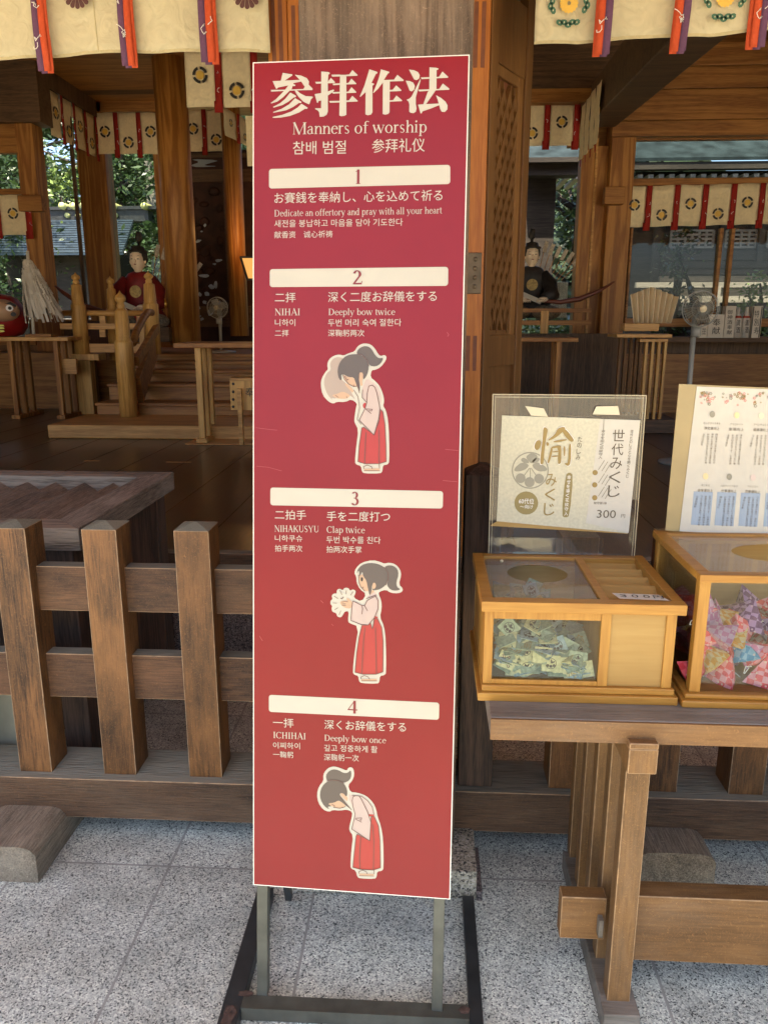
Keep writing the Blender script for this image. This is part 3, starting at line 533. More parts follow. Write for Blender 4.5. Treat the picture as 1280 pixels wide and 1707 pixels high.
S(tx,*B,'二拝',160,243,273,243,54); S(tx,*B,'深く二度お辞儀をする',450,243,1043,237,57); E_(tx,*B,'NIHAI',158,314,299,314,36); E_(tx,*B,'Deeply bow twice',450,313,816,312,35)
S(tx,*B,'니하이',160,373,271,373,38); S(tx,*B,'두번 머리 숙여 절한다',450,375,850,373,40); S(tx,*B,'二拝',160,429,235,429,36); S(tx,*B,'深鞠躬两次',450,430,648,430,38)
S(tx,*D,'二拍手',160,281,330,284,52); S(tx,*D,'手を二度打つ',443,291,788,294,54); E_(tx,*D,'NIHAKUSYU',157,349,401,352,35); E_(tx,*D,'Clap twice',441,354,651,357,35)
S(tx,*D,'니하쿠슈',160,402,310,404,36); S(tx,*D,'두번 박수를 친다',441,411,737,415,38); S(tx,*D,'拍手两次',160,457,310,459,36); S(tx,*D,'拍两次手掌',441,463,633,466,37)
S(tx,*G,'一拝',150,235,262,239,50); S(tx,*G,'深くお辞儀をする',430,247,875,262,52); E_(tx,*G,'ICHIHAI',149,295,330,303,34); E_(tx,*G,'Deeply bow once',428,310,766,324,33)
S(tx,*G,'이찌하이',150,352,297,357,35); S(tx,*G,'깊고 정중하게 활',428,367,720,377,37); S(tx,*G,'一鞠躬',150,402,260,405,35); S(tx,*G,'深鞠躬一次',428,418,618,424,37)
tx.build('lettering',M['signwhite'],SG)
nm=MB()
for o_,ch,x0,y0,x1,y1,hh in ((A,'1',589,746,641,745,78),(B,'2',582,146,640,145,76),(D,'3',572,203,626,204,73),(G,'4',555,159,612,162,70)):
    serif_into(nm,sgn,ch,o_[0]+x0*K,o_[1]+y0*K,o_[0]+x1*K,o_[1]+y1*K,hh*K,.0018)
nm.build('step_numeral',M['signred'],SG)
# figures
def figure(ox,oy,k,layers,lines,eyes=()):
    mats=['signwhite','signhair2','signskin','signhair','signpink','signhak','signline','ink']; fb=MB(); h=.0014
    for mi,p,sm in layers:
        q=smoothpoly(p,sm) if sm else p
        fb.poly([sgn.w(*c,h) for c in pxpoly(sgn,q,ox,oy,k)],mi); h+=.00010
        if mi in (0,):
            pass
    h+=.0001
    for pts,w_ in lines:
        for i,q in enumerate(strokepoly(pxpoly(sgn,pts,ox,oy,k),w_*1.7)): fb.poly([sgn.w(*c,h+(i%3)*.00004) for c in q],6)
    for (x,y,rx,ry) in eyes:
        fb.poly([sgn.w(*c,h+.0003) for c in pxpoly(sgn,[(x+rx*math.cos(a*math.pi/6),y+ry*math.sin(a*math.pi/6)) for a in range(12)],ox,oy,k)],7)
    fb.build('bowing_figure_print' if not eyes else 'clapping_figure_print',[M[q] for q in mats],SG)
def contour(p,w_=.0009): return (p+[p[0]],w_)
hk=[(955,870),(985,900),(1010,1050),(1022,1300),(1025,1490),(940,1515),(770,1515),(690,1490),(705,1300),(735,1090),(760,1080),(880,1175),(940,1000)]
slv=[(820,595),(860,585),(890,610),(915,680),(950,860),(935,980),(880,1175),(705,1000),(775,860),(795,790),(800,680)]
bk=[(790,505),(860,545),(920,600),(960,680),(970,770),(950,810),(930,700),(820,595),(800,780),(745,740),(735,660),(760,560)]
ponyt=[(670,215),(690,160),(750,122),(810,125),(850,155),(900,240),(940,268),(995,258),(960,330),(900,365),(825,355),(800,280),(740,225)]
h2=[(640,215),(740,225),(800,290),(820,370),(800,460),(765,515),(750,510),(750,440),(720,430),(695,450),(700,520),(715,600),(708,675),(680,600),(660,545),(640,490),(580,490),(520,455),(490,460),(500,520),(480,530),(455,480),(447,400),(480,300),(550,235)]
figure(500,560,.140625,[
(0,[(770,88),(840,100),(890,150),(930,220),(960,240),(1000,225),(1028,245),(1020,290),(960,370),(890,405),(850,405),(835,490),(900,540),(950,600),(990,700),(1000,780),(985,830),(1020,880),(1045,1000),(1058,1200),(1060,1490),(1040,1525),(985,1530),(978,1605),(955,1630),(760,1630),(735,1605),(725,1540),(670,1525),(652,1495),(670,1300),(695,1110),(650,1030),(645,990),(665,850),(680,800),(610,750),(540,785),(440,780),(400,805),(340,780),(270,700),(248,580),(260,500),(310,420),(335,400),(325,340),(345,280),(400,235),(470,220),(520,235),(580,205),(650,185),(680,130),(720,100)],1),
(1,[(490,255),(430,250),(375,290),(358,340),(370,405),(320,440),(288,520),(290,600),(330,700),(400,775),(370,735),(430,745),(470,700),(510,655),(560,690),(620,720),(665,765),(600,650),(560,570),(450,480),(450,380),(520,270)],1),
(2,[(375,700),(440,690),(510,655),(600,700),(575,738),(520,748),(430,740)],1),(2,[(525,565),(560,560),(640,640),(630,680),(600,650)],1),
(4,bk,1),(5,hk,0),(2,[(510,455),(580,490),(640,490),(690,590),(640,602),(580,572),(530,515)],1),(2,[(690,430),(740,425),(755,470),(738,555),(750,575),(730,600),(715,580)],1),
(3,ponyt,1),(3,h2,1),(4,slv,0),(5,[(790,790),(760,795),(743,830),(770,872)],1),(2,[(762,1572),(945,1568),(948,1595),(765,1597)],0)],
[contour(slv),contour(hk,.0008),([(785,1145),(775,1300),(770,1515)],.0009),([(938,1115),(942,1300),(940,1510)],.0009),([(745,640),(740,730),(790,785)],.0008),([(780,865),(860,870),(850,890),(820,885)],.0009),([(785,870),(845,920)],.0009),
([(535,480),(560,525),(580,515)],.0007),([(640,580),(645,600)],.0007),([(510,460),(530,515),(580,572),(640,602),(690,595)],.0008),([(705,445),(690,600),(708,675)],.0008),([(640,640),(690,720),(710,850),(680,990),(730,1050)],.0006),([(760,1572),(755,1550),(800,1530),(850,1550),(860,1575)],.0008),([(762,1597),(948,1597)],.0008),([(940,1515),(945,1568)],.0008),([(680,215),(740,225),(800,290),(820,360)],.0007),([(425,705),(460,730)],.0006),([(555,715),(560,735)],.0006)])
slv=[(715,545),(745,600),(745,700),(700,810),(625,900),(530,893),(410,845),(420,700),(432,605),(480,625),(545,660),(580,660),(610,600),(660,570)]
hk=[(695,820),(740,825),(790,930),(808,1100),(808,1300),(806,1480),(720,1510),(560,1510),(460,1485),(480,1250),(510,1050),(545,905),(625,900),(650,870),(675,950),(690,880)]
figure(530,920,.13479,[
(0,[(680,98),(780,125),(820,145),(880,130),(960,150),(1020,220),(1030,290),(1000,400),(1050,450),(1045,490),(990,512),(900,505),(840,465),(760,490),(750,520),(785,600),(790,700),(765,800),(820,920),(840,1100),(845,1495),(820,1523),(768,1530),(760,1605),(740,1628),(540,1622),(510,1598),(500,1530),(450,1517),(430,1480),(460,1200),(505,920),(390,880),(372,850),(385,730),(335,735),(320,760),(290,810),(240,800),(230,755),(180,740),(170,700),(180,670),(155,640),(160,600),(185,580),(170,540),(200,510),(235,515),(232,475),(265,450),(310,475),(330,440),(380,445),(400,480),(430,460),(470,480),(465,510),(440,565),(540,615),(600,520),(520,460),(480,380),(475,300),(450,260),(470,200),(540,130)],1),
(5,hk,0),(4,[(600,575),(640,530),(715,490),(722,530),(755,590),(755,680),(735,790),(700,800),(740,690),(740,590),(715,545)],0),(2,[(640,480),(690,470),(700,495),(650,525)],0),
(3,[(820,185),(870,163),(930,168),(985,210),(998,280),(970,370),(975,430),(1025,462),(970,480),(900,470),(850,410),(872,330),(860,240)],1),
(2,[(505,250),(530,285),(555,270),(600,350),(640,440),(630,490),(580,480),(530,430),(508,380)],1),(3,[(640,133),(740,145),(820,185),(870,260),(870,340),(840,410),(770,460),(700,475),(675,470),(672,440),(668,400),(665,490),(640,545),(620,450),(600,350),(562,300),(552,240),(530,280),(512,310),(512,240),(500,230),(482,275),(490,220),(540,160)],1),
(2,[(690,376),(715,388),(720,430),(692,462),(672,445),(675,400)],1),(4,slv,0),(2,[(350,565),(385,575),(410,600),(430,640),(415,700),(330,690),(280,645),(275,610),(330,598),(370,605)],1),(5,[(697,792),(740,798),(737,825),(697,820)],0),(2,[(538,1568),(730,1565),(730,1590),(540,1587)],0)],
[contour(slv),contour(hk,.0008),([(585,935),(565,1100),(545,1500)],.0009),([(712,940),(720,1200),(725,1500)],.0009),([(545,660),(555,700),(545,765)],.0009),([(580,665),(615,725)],.0009),([(600,575),(720,530)],.0008),([(300,620),(340,610),(375,615)],.0006),([(300,640),(345,640)],.0006),([(300,660),(345,660)],.0006),([(285,570),(300,578),(318,555)],.0009),([(538,435),(552,450),(565,430)],.0007),
([(275,475),(300,525)],.0007),([(353,475),(350,520)],.0007),([(435,490),(408,530)],.0007),([(205,545),(250,575)],.0007),([(190,628),(235,632)],.0007),([(212,710),(250,688)],.0007),([(265,775),(285,725)],.0007),([(535,1568),(532,1545),(575,1525),(620,1540),(640,1568)],.0008),([(540,1590),(730,1590)],.0008),([(820,185),(870,260),(870,330),(840,410)],.0007),([(505,285),(510,380),(530,430),(580,480)],.0008)],
eyes=((545,337,14,26),))
slv=[(640,508),(690,512),(720,560),(800,720),(840,850),(825,1090),(595,940),(630,790),(638,745),(610,650),(600,570),(610,525)]
hk=[(845,778),(885,778),(940,900),(958,1080),(965,1440),(870,1470),(700,1460),(608,1435),(625,1250),(650,1030),(665,1005),(825,1090),(840,860)]
figure(510,1260,.12893,[
(0,[(370,132),(450,155),(530,190),(545,155),(580,140),(615,160),(628,240),(600,320),(545,375),(575,465),(660,470),(780,510),(870,600),(910,690),(925,780),(970,900),(1000,1080),(1005,1450),(985,1482),(920,1490),(915,1560),(890,1587),(700,1580),(665,1560),(645,1477),(590,1457),(575,1420),(590,1200),(612,1030),(560,960),(565,900),(595,790),(600,720),(530,690),(440,705),(350,695),(300,722),(220,690),(160,600),(143,490),(170,390),(230,320),(225,240),(260,180),(310,142)],1),
(5,hk,0),(4,[(555,490),(600,505),(720,510),(800,570),(860,650),(882,750),(815,752),(700,560),(640,640),(625,690),(560,560)],0),
(3,[(270,320),(258,250),(290,200),(350,168),(420,178),(490,220),(545,215),(580,175),(592,240),(570,310),(490,350),(430,315),(340,305)],1),
(2,[(280,612),(370,600),(420,570),(520,625),(500,655),(440,672),(360,660)],1),(3,[(340,305),(430,315),(500,360),(535,430),(538,500),(520,525),(490,480),(450,475),(435,500),(480,560),(590,692),(520,640),(460,590),(420,570),(370,600),(280,610),(340,650),(280,650),(310,690),(240,650),(190,560),(182,480),(210,390),(270,330)],1),
(2,[(435,485),(480,475),(510,510),(545,530),(540,580),(520,575)],1),(4,slv,0),(5,[(805,748),(885,753),(882,778),(820,777)],0),(2,[(690,1512),(880,1518),(880,1545),(690,1540)],0)],
[contour(slv),contour(hk,.0008),([(710,1040),(695,1300),(700,1455)],.0009),([(862,880),(880,1100),(873,1465)],.0009),([(600,505),(720,515),(800,575),(860,655),(880,750)],.0008),([(645,800),(722,795),(715,825),(695,820)],.0009),([(645,812),(720,850)],.0009),([(340,620),(375,640),(365,655)],.0007),([(470,655),(485,665)],.0007),([(360,660),(440,672),(500,655),(515,640)],.0008),([(270,320),(340,305),(430,315),(495,350)],.0007),([(440,510),(480,560),(590,692)],.0008),
([(685,1512),(685,1490),(735,1470),(780,1490),(795,1520)],.0008),([(690,1542),(880,1547)],.0008),([(882,1470),(882,1520)],.0008)])
# scratches on the vinyl
sb=MB()
for pts,w_ in (([(427,713),(450,716),(462,717)],.0006),([(428,777),(448,779),(470,785)],.0006),([(742,749),(764,751)],.0006),([(738,801),(762,803)],.0006),([(535,1001),(539,1005)],.0009),([(433,1060),(438,1068)],.0007),([(745,554),(748,558),(746,561)],.0008),([(553,1040),(556,1043)],.0006)):
    for q in strokepoly([sgn.uv(*p) for p in pts],w_): sb.poly([sgn.w(*c,.0011) for c in q])
sb.build('scratch',flat('vinyl_scratch',(.38,.08,.075),.6),SG)
# steel stand: two posts up the back of the board, foot frame
def post(u0,u1,name='post'):
    p=MB(); v0=-.285; p.hexa([sgn.w(u,v,h) for h in(-.036,-.010) for u,v in((u0,v0),(u1,v0),(u1,SH-.05),(u0,SH-.05))])
    for i in (0,1,4,5): p.v[i].z=.03
    p.build(name,M['steel'],SG,bevel=.0015)
post(.006,.031); post(.412,.437)
MB().box(-.407,.111,1.437,1.441,.004,.0365).box(-.410,.112,1.441,1.478,.030,.0335).build('front_bar',M['steel'],SG)
MB().box(-.452,-.408,1.30,1.83,.0,.034).build('foot_bar',M['steeldark'],SG,bevel=.002)
MB().box(.112,.143,1.30,1.83,.0,.034).build('foot_bar',M['steeldark'],SG,bevel=.002)
for u in (.010,.416): MB().bar(sgn.w(u+.01,.30,-.045),(sgn.w(u+.01,.3,0).x,1.81,.02),.018).build('brace',M['steeldark'],SG)
for (x,y,rx,ry,z) in ((-.405,1.478,.02,.010,.0352),(.102,1.462,.014,.012,.0352),(-.43,1.41,.016,.035,.0352)):
    MB().poly([(x+rx*(1+.3*rnd.uniform(-1,1))*math.cos(a*math.pi/7),y+ry*(1+.3*rnd.uniform(-1,1))*math.sin(a*math.pi/7),z) for a in range(14)]).build('rust_patch',M['rust'],SG)
# ------------------------------------------------------------ BENCH TABLE on the right
T=thing('slatted_bench_table','brown timber bench table with slatted legs carrying the two fortune boxes','table',(.9,1.65,0))
MB().box(.132,2.0,1.404,1.88,.757,.802).build('table_top',M['tabletop'],T,bevel=.002)
MB().box(.1315,2.0,1.398,1.4038,.756,.8005).build('front_edge_board',M['table'],T)
MB().box(.397,.453,1.378,1.86,.702,.7555).box(.397,.453,1.378,1.3975,.7555,.768).build('bearer',M['tableZ'],T,bevel=.002)
MB().box(.41,.49,1.445,2.0,.0,.058).build('foot_beam',M['tabletop'],T,bevel=.003)
for i in range(5):
    y=1.483+i*.122; MB().box(.424,.475,y,y+.042,.056,.7025).build('leg',M['tableZ'],T,bevel=.002)
MB().box(.475,2.0,1.540,1.592,.118,.292).build('stretcher',M['table'],T,bevel=.003)
MB().box(.322,.424,1.548,1.586,.163,.275).build('stretcher_tenon',M['table'],T,bevel=.003)
MB().box(.405,.416,1.528,1.548,.185,.232).build('wedge',M['tabletop'],T,bevel=.001)
# ------------------------------------------------------------ BOX 1 (omikuji)
TZ=.802
B1=thing('glass_fronted_fortune_box','pale wooden fortune box with a pile of green paper packets and a side panel','box',(.31,1.64,TZ))
X0,X1,Y0,Y1=.114,.512,1.474,1.800; ZT=1.018
MB().box(X0-.004,X1+.0,Y0-.004,Y1+.004,TZ,TZ+.018).box(X0+.004,X1-.006,Y0+.004,Y1-.004,TZ+.018,TZ+.032).build('base',M['pale'],B1,bevel=.002)
fr=MB(); b0=TZ+.032; b1=ZT-.022; yF=Y0+.010
xl,xm,xr=X0+.006,X0+.238,X1-.012
fr.box(xl,xl+.018,yF,yF+.014,b0,b1); fr.box(xm,xm+.020,yF,yF+.014,b0,b1); fr.box(xr-.020,xr,yF,yF+.014,b0,b1)
fr.box(xl+.018,xm,yF+.001,yF+.014,b1-.020,b1); fr.box(xl+.018,xm,yF+.001,yF+.014,b0,b0+.010); fr.box(xm+.02,xr-.02,yF+.001,yF+.014,b1-.006,b1)
fr.box(xl,xl+.012,yF+.014,Y1-.012,b0,b1); fr.box(xr-.012,xr,yF+.014,Y1-.012,b0,b1); fr.box(xm+.002,xm+.010,yF+.014,Y1-.012,b0,b1)
fr.build('box_frame',M['paleZ'],B1,bevel=.0012)
MB().box(xl,xr,Y1-.012,Y1-.002,b0,b1).build('back_panel',wood('light_inner_panel',(.60,.40,.15),(.70,.50,.22),'X',.5,.5,.03,.3),B1)
MB().box(xm+.020,xr-.020,yF+.005,yF+.009,b0,b1-.006).build('front_panel',M['ply'],B1)
MB().box(xl+.018,xm,yF+.006,yF+.008,b0+.010,b1-.020).build('glass_pane',M['clearpane'],B1)
ld=MB(); ld.box(X0-.002,X1+.001,Y0-.004,Y0+.024,b1,ZT); ld.box(X0-.002,X0+.022,Y0+.024,Y1+.006,b1,ZT); ld.box(X1-.022,X1+.001,Y0+.024,Y1+.006,b1,ZT); ld.box(X0+.022,X1-.022,Y1-.022,Y1+.006,b1,ZT); ld.box(xm-.002,xm+.016,Y0+.024,Y1-.022,b1,ZT-.001)
ld.build('lid_frame',M['pale'],B1,bevel=.0015)
# lid pane with an oval hole
lp=MB(); x0_,x1_,y0_,y1_=X0+.022,xm-.002,Y0+.024,Y1-.022; cx,cy=(x0_+x1_)/2+.005,(y0_+y1_)/2+.035; N=48
for i in range(N):
    def o_(a): 
        c_,s_=math.cos(a),math.sin(a); t=min((x1_-cx if c_>0 else cx-x0_)/max(abs(c_),1e-6),(y1_-cy if s_>0 else cy-y0_)/max(abs(s_),1e-6)); return (cx+c_*t,cy+s_*t,ZT-.006)
    def e_(a): return (cx+.066*math.cos(a),cy+.062*math.sin(a),ZT-.006)
    a0,a1=2*math.pi*i/N,2*math.pi*(i+1)/N; lp.poly([e_(a0),o_(a0),o_(a1),e_(a1)])
lp.build('lid_pane',clear('lid_acrylic',(.94,.93,.90),1.0,.03,.20),B1)  # pale reflection on the lid put in as a diffuse layer
MB().ball((X0+.062,Y1-.052,ZT-.002),.004).build('lid_knob',M['edge'],B1,smooth=True)
cs=MB()
for i in range(5):
    y=Y0+.03+i*.056; cs.hexa([(xm+.017,y,ZT-.05),(xr-.006,y,ZT-.05),(xr-.006,y+.054,ZT-.022),(xm+.017,y+.054,ZT-.022),(xm+.017,y,ZT-.045),(xr-.006,y,ZT-.045),(xr-.006,y+.054,ZT-.010),(xm+.017,y+.054,ZT-.010)])
cs.build('coin_slope',M['ply'],B1)
lab=MB().poly([(xm+.036,Y0+.025,ZT+.0012),(X1-.027,Y0+.018,ZT+.0012),(X1-.040,Y0+.052,ZT+.0012),(xm+.028,Y0+.058,ZT+.0012)]).build('price_label',M['paper2'],B1)
pl=Plane((xm+.040,Y0+.027,ZT+.0012),(1,-.03,0),(0,1,0)); t_=MB(); text_into(t_,pl,'３００円',.0,.006,.085,.004,.017,.0006,.012); t_.build('price_lettering',M['ink'],lab)
# packets
def pattern_paper(name,c):
    return flat(name,c,.75,var=.22,vs=130)
pm=[pattern_paper('packet_paper_green',(.29,.36,.25)),pattern_paper('packet_paper_yellow',(.50,.49,.27)),pattern_paper('packet_paper_blue',(.25,.34,.34))]
def mkpacket(mat,mark):
    root=MB().box(-.019,.019,-.0009,.0009,-.017,.017).build('paper_packet',pm[mat])
    mk=MB(); yy=-.00125
    def disc(x,z,r,n_=14,y=yy,mi=0): mk.poly([(x+r*math.cos(2*math.pi*a/n_),y,z+r*math.sin(2*math.pi*a/n_)) for a in range(n_)],mi)
    def ring(x,z,r,w_,n_=20):
        for a in range(n_):
            p,q=2*math.pi*a/n_,2*math.pi*(a+1)/n_; mk.poly([(x+r*math.cos(p),yy,z+r*math.sin(p)),(x+r*math.cos(q),yy,z+r*math.sin(q)),(x+(r-w_)*math.cos(q),yy,z+(r-w_)*math.sin(q)),(x+(r-w_)*math.cos(p),yy,z+(r-w_)*math.sin(p))])
    if mark==0:
        ring(0,0,.0115,.0012); [disc(dx,-.004 if dx else -.0055,.0032) for dx in(-.0065,0,.0065)]
        for a in (-.9,0,.9): mk.poly([(math.sin(a)*.001,yy,.0),(math.sin(a)*.006+.0028,yy,math.cos(a)*.005),(math.sin(a)*.0095,yy,math.cos(a)*.0095),(math.sin(a)*.006-.0028,yy,math.cos(a)*.005+.001)])
    elif mark==1:
        kk=Plane((-.012,-.0009,-.013),(1,0,0),(0,0,1)); text_into(mk,kk,'愉',0,0,.024,0,.026,.0005,0)
    elif mark==2:
        for p in strokepoly([(-.012,.008),(.008,-.012)],.0045): mk.poly([(x,yy,z) for x,z in p],1)
        for p in strokepoly([(-.012,.008),(.008,-.012)],.0018): mk.poly([(x,yy-.0002,z) for x,z in p],2)
    if mk.f: mk.build('crest_print',[M['ink'] if mark!=1 else M['printgold'],M['ink'],M['paper']],root)
    return root
protos=[]
for a in range(3):
    for b_ in (0,1,2,3): protos.append((mkpacket(a,b_),a,b_))
cname=['grey green','yellow','pale blue']; mname=['a dark round crest','a large gold character','a slanting black bar','a plain patterned face']
def placep(i,loc,rot,label,first=[]):
    pr,a,b_=protos[i]
    if i not in first: first.append(i); o=pr
    else: o=dup(pr,loc)
    o.location=loc; o.rotation_euler=rot; tag(o,label,'packet','paper packets heaped in the fortune box'); return o
px0,px1=xl+.04,xm-.02; py0=yF+.014
front=[(.06,1,2,.38,.032),(.30,1,0,-.5,.015),(.36,0,0,.5,.052),(.58,1,0,.05,.027),(.72,1,3,.0,.022),(.90,0,0,.15,.034),(.84,1,1,-.25,.008),(.08,0,0,.8,.095),(.16,1,3,.05,.012),(.47,1,3,.1,.045),(.98,1,3,-.2,.014),(.23,2,3,.05,.058),(.66,2,0,-.4,.058),(.80,0,3,.5,.052)]
pos_=['in the bottom left corner','leaning at the lower left','above its neighbours at lower left','standing upright at the bottom centre','right of centre along the bottom','at the right end above the corner','in the bottom right corner','high at the left glass edge','lying flat at the far lower left','behind the bottom centre packets','squeezed into the right corner','in the bluish middle left','in the middle of the heap','right of the middle of the heap']
for j,(u,a,b_,rz,z) in enumerate(front):
    placep(a*4+b_,(px0+(px1-px0)*u,py0+.004+.0035*(j%3)+(.02 if z>.05 else 0),b0+.013+z),(R(rnd.uniform(-12,-4)-(12 if z>.05 else 0)),rz,R(rnd.uniform(-4,4))),'%s packet with %s %s'%(cname[a],mname[b_],pos_[j]))
used=set(i for i in range(12))
for j in range(290):
    u=rnd.random(); yy=py0+.012+rnd.random()**1.5*.24; hmax=.158-.085*u**1.3-.01*math.sin(u*9)
    if yy<py0+.08: hmax*=.5+.5*(yy-py0)/.08
    z=.022+rnd.random()*max(.02,hmax-.022); i=rnd.choice([0,0,1,2,3,3,3,8,11,11,4])
    placep(i,(px0+(px1-px0)*u,yy,b0+z),(R(rnd.uniform(-80,-30)),R(rnd.uniform(-28,28)),R(rnd.uniform(-40,40))),'small pale paper packet buried in the heap inside the fortune box')
for pr,a,b_ in protos:
    if pr.get('label') is None: 
        for c in list(pr.children): bpy.data.objects.remove(c)
        bpy.data.objects.remove(pr)
# ------------------------------------------------------------ BOX 2 (pouches)
B2=thing('glass_charm_box','larger oak-framed glass box filled with colourful cloth charms','box',(.75,1.63,TZ))
X0,X1,Y0,Y1=.530,1.05,1.468,1.80; ZT2=1.082
MB().box(X0-.012,X1,Y0-.006,Y1,TZ,TZ+.016).box(X0-.004,X1,Y0+.004,Y1-.004,TZ+.016,TZ+.026).build('base',M['pale'],B2,bevel=.003)
b0=TZ+.026; b1=ZT2-.016; fr=MB(); fr.box(X0+.006,X0+.028,Y0+.014,Y0+.036,b0,b1); fr.box(X0+.006,X0+.026,Y1-.03,Y1-.01,b0,b1); fr.box(X1-.03,X1-.01,Y0+.014,Y0+.036,b0,b1); pieces(fr,'corner_post',M['paleZ'],B2,bevel=.0015)
MB().box(X0+.03,X1-.03,Y1-.016,Y1-.01,b0,b1).build('back_panel',M['ply'],B2)
ld=MB(); ld.box(X0,X1,Y0,Y0+.026,b1,ZT2); ld.box(X0,X0+.026,Y0+.026,Y1-.026,b1,ZT2); ld.box(X1-.026,X1,Y0+.026,Y1-.026,b1,ZT2); ld.box(X0,X1,Y1-.026,Y1,b1,ZT2); ld.build('lid_frame',M['pale'],B2,bevel=.002)
MB().box(X0+.028,X1-.03,Y0+.020,Y0+.023,b0,b1).build('glass_pane',M['clearpane'],B2); MB().box(X0+.012,X0+.015,Y0+.036,Y1-.03,b0,b1).build('glass_pane',M['clearpane'],B2)
lp=MB(); x0_,x1_,y0_,y1_=X0+.026,X1-.026,Y0+.026,Y1-.026; cx,cy=.775,1.64
for i in range(N):
    def o_(a): 
        c_,s_=math.cos(a),math.sin(a); t=min((x1_-cx if c_>0 else cx-x0_)/max(abs(c_),1e-6),(y1_-cy if s_>0 else cy-y0_)/max(abs(s_),1e-6)); return (cx+c_*t,cy+s_*t,ZT2-.005)
    def e_(a): return (cx+.12*math.cos(a),cy+.072*math.sin(a),ZT2-.005)
    a0,a1=2*math.pi*i/N,2*math.pi*(i+1)/N; lp.poly([e_(a0),o_(a0),o_(a1),e_(a1)])
lp.build('lid_pane',bpy.data.materials['lid_acrylic'],B2)
def checker(name,c1,c2,c3):
    m,n,l,b=newmat(name); tc=n.new('ShaderNodeTexCoord'); ch=n.new('ShaderNodeTexChecker'); ch.inputs['Scale'].default_value=72; ch.inputs[1].default_value=(*c1,1); ch.inputs[2].default_value=(*c2,1)
    v=n.new('ShaderNodeTexVoronoi'); v.inputs['Scale'].default_value=85; rr=n.new('ShaderNodeValToRGB'); rr.color_ramp.elements[0].position=.20; rr.color_ramp.elements[1].position=.23; rr.color_ramp.elements[0].color=(1,1,1,1); rr.color_ramp.elements[1].color=(0,0,0,1)
    mx=n.new('ShaderNodeMixRGB'); mx.inputs[2].default_value=(*c3,1); l.new(tc.outputs['Object'],ch.inputs['Vector']); l.new(tc.outputs['Object'],v.inputs['Vector']); l.new(v.outputs['Distance'],rr.inputs['Fac'])
    l.new(rr.outputs[0],mx.inputs[0]); l.new(ch.outputs[0],mx.inputs[1]); l.new(mx.outputs[0],b.inputs['Base Color']); b.inputs['Roughness'].default_value=.8; return m
cm={'pink and red':checker('pink_red_crepe',(.60,.06,.08),(.66,.28,.34),(.66,.5,.42)),'yellow':checker('yellow_crepe',(.62,.33,.03),(.68,.56,.26),(.66,.6,.45)),'blue':checker('blue_crepe',(.03,.27,.50),(.20,.48,.66),(.66,.62,.6)),'purple':checker('purple_crepe',(.10,.025,.13),(.36,.22,.46),(.5,.35,.5)),'lilac pink':checker('lilac_crepe',(.46,.16,.32),(.54,.36,.52),(.6,.48,.52)),'crimson':checker('crimson_crepe',(.42,.02,.035),(.52,.07,.10),(.6,.42,.42))}
def mkpouch(col,cord):
    s=.041; vv=[Vector(p)*s for p in((1,0,-.6),(-.5,.87,-.6),(-.5,-.87,-.6),(0,0,1.05))]; F=[(0,1,2),(0,3,1),(1,3,2),(2,3,0)]; mbp=MB(); n_=5
    for f in F:
        a,b_,c=[vv[i] for i in f]; idx={}
        for i in range(n_+1):
            for j in range(n_+1-i):
                p=a+(b_-a)*i/n_+(c-a)*j/n_; u,v_,w_=i/n_,j/n_,1-(i+j)/n_; bul=27*u*v_*w_; p=p+p.normalized()*bul*s*.10*(1+.3*math.sin(40*p.x*10)); idx[i,j]=len(mbp.v); mbp.v.append(p)
        for i in range(n_):
            for j in range(n_-i):
                mbp.f.append((idx[i,j],idx[i,j+1],idx[i+1,j])); mbp.m.append(0)
                if j<n_-i-1: mbp.f.append((idx[i+1,j],idx[i,j+1],idx[i+1,j+1])); mbp.m.append(0)
    o=mbp.build('cloth_charm',cm[col],smooth=False)
    if cord: MB().tube([(.034,0,-.02),(.042,.004,-.016),(.050,-.004,-.024),(.056,.006,-.034),(.050,.010,-.036),(.042,.004,-.022)],.0011,6).build('cord',M['whiteprint'],o,smooth=True)
    return o
PR={c:mkpouch(c,c in('pink and red','blue')) for c in cm}; usedc=set()
def putpouch(c,loc,rot,label,sc_=1):
    o=PR[c] if c not in usedc else dup(PR[c],loc); usedc.add(c); o.location=loc; o.rotation_euler=rot; o.scale=(sc_,)*3; tag(o,label,'charm','cloth charms piled in the glass box')
fy=Y0+.05
named=[('yellow',.592,fy+.012,.045,(R(200),R(10),R(20)),'bright yellow checked cloth charm at the front left behind the glass'),('blue',.668,fy+.02,.062,(R(80),R(20),R(10)),'blue checked cloth charm in the front of the heap'),
('pink and red',.625,fy+.01,.024,(R(10),R(0),R(35)),'pink and red charm with a white cord lying below the yellow one'),('pink and red',.70,fy+.006,.026,(R(5),R(0),R(60)),'pink and red checked charm with white cord at the lower right'),('crimson',.562,fy+.02,.028,(R(60),R(0),R(80)),'crimson cloth charm wedged behind the front corner post'),
('crimson',.628,fy+.045,.066,(R(100),R(20),R(10)),'crimson spotted cloth charm behind the yellow one'),('purple',.694,fy+.08,.118,(0,R(5),R(50)),'dark purple checked charm on the top of the heap'),('lilac pink',.592,fy+.07,.135,(0,R(5),R(10)),'pointed lilac charm at the top left of the heap'),
('yellow',.590,fy+.075,.105,(R(15),R(10),R(70)),'ochre patterned cloth charm below the pointed lilac one'),('yellow',.640,fy+.10,.095,(R(200),0,R(30)),'small yellow cloth charm at the middle of the heap'),('lilac pink',.605,fy+.05,.090,(R(30),R(30),R(100)),'lilac and pink charm in the middle left of the heap'),('pink and red',.662,fy+.06,.090,(R(130),R(10),R(0)),'pink flowered charm in the middle of the heap'),('yellow',.652,fy+.045,.082,(R(90),R(80),R(0)),'flat lying yellow charm in the middle of the heap')]
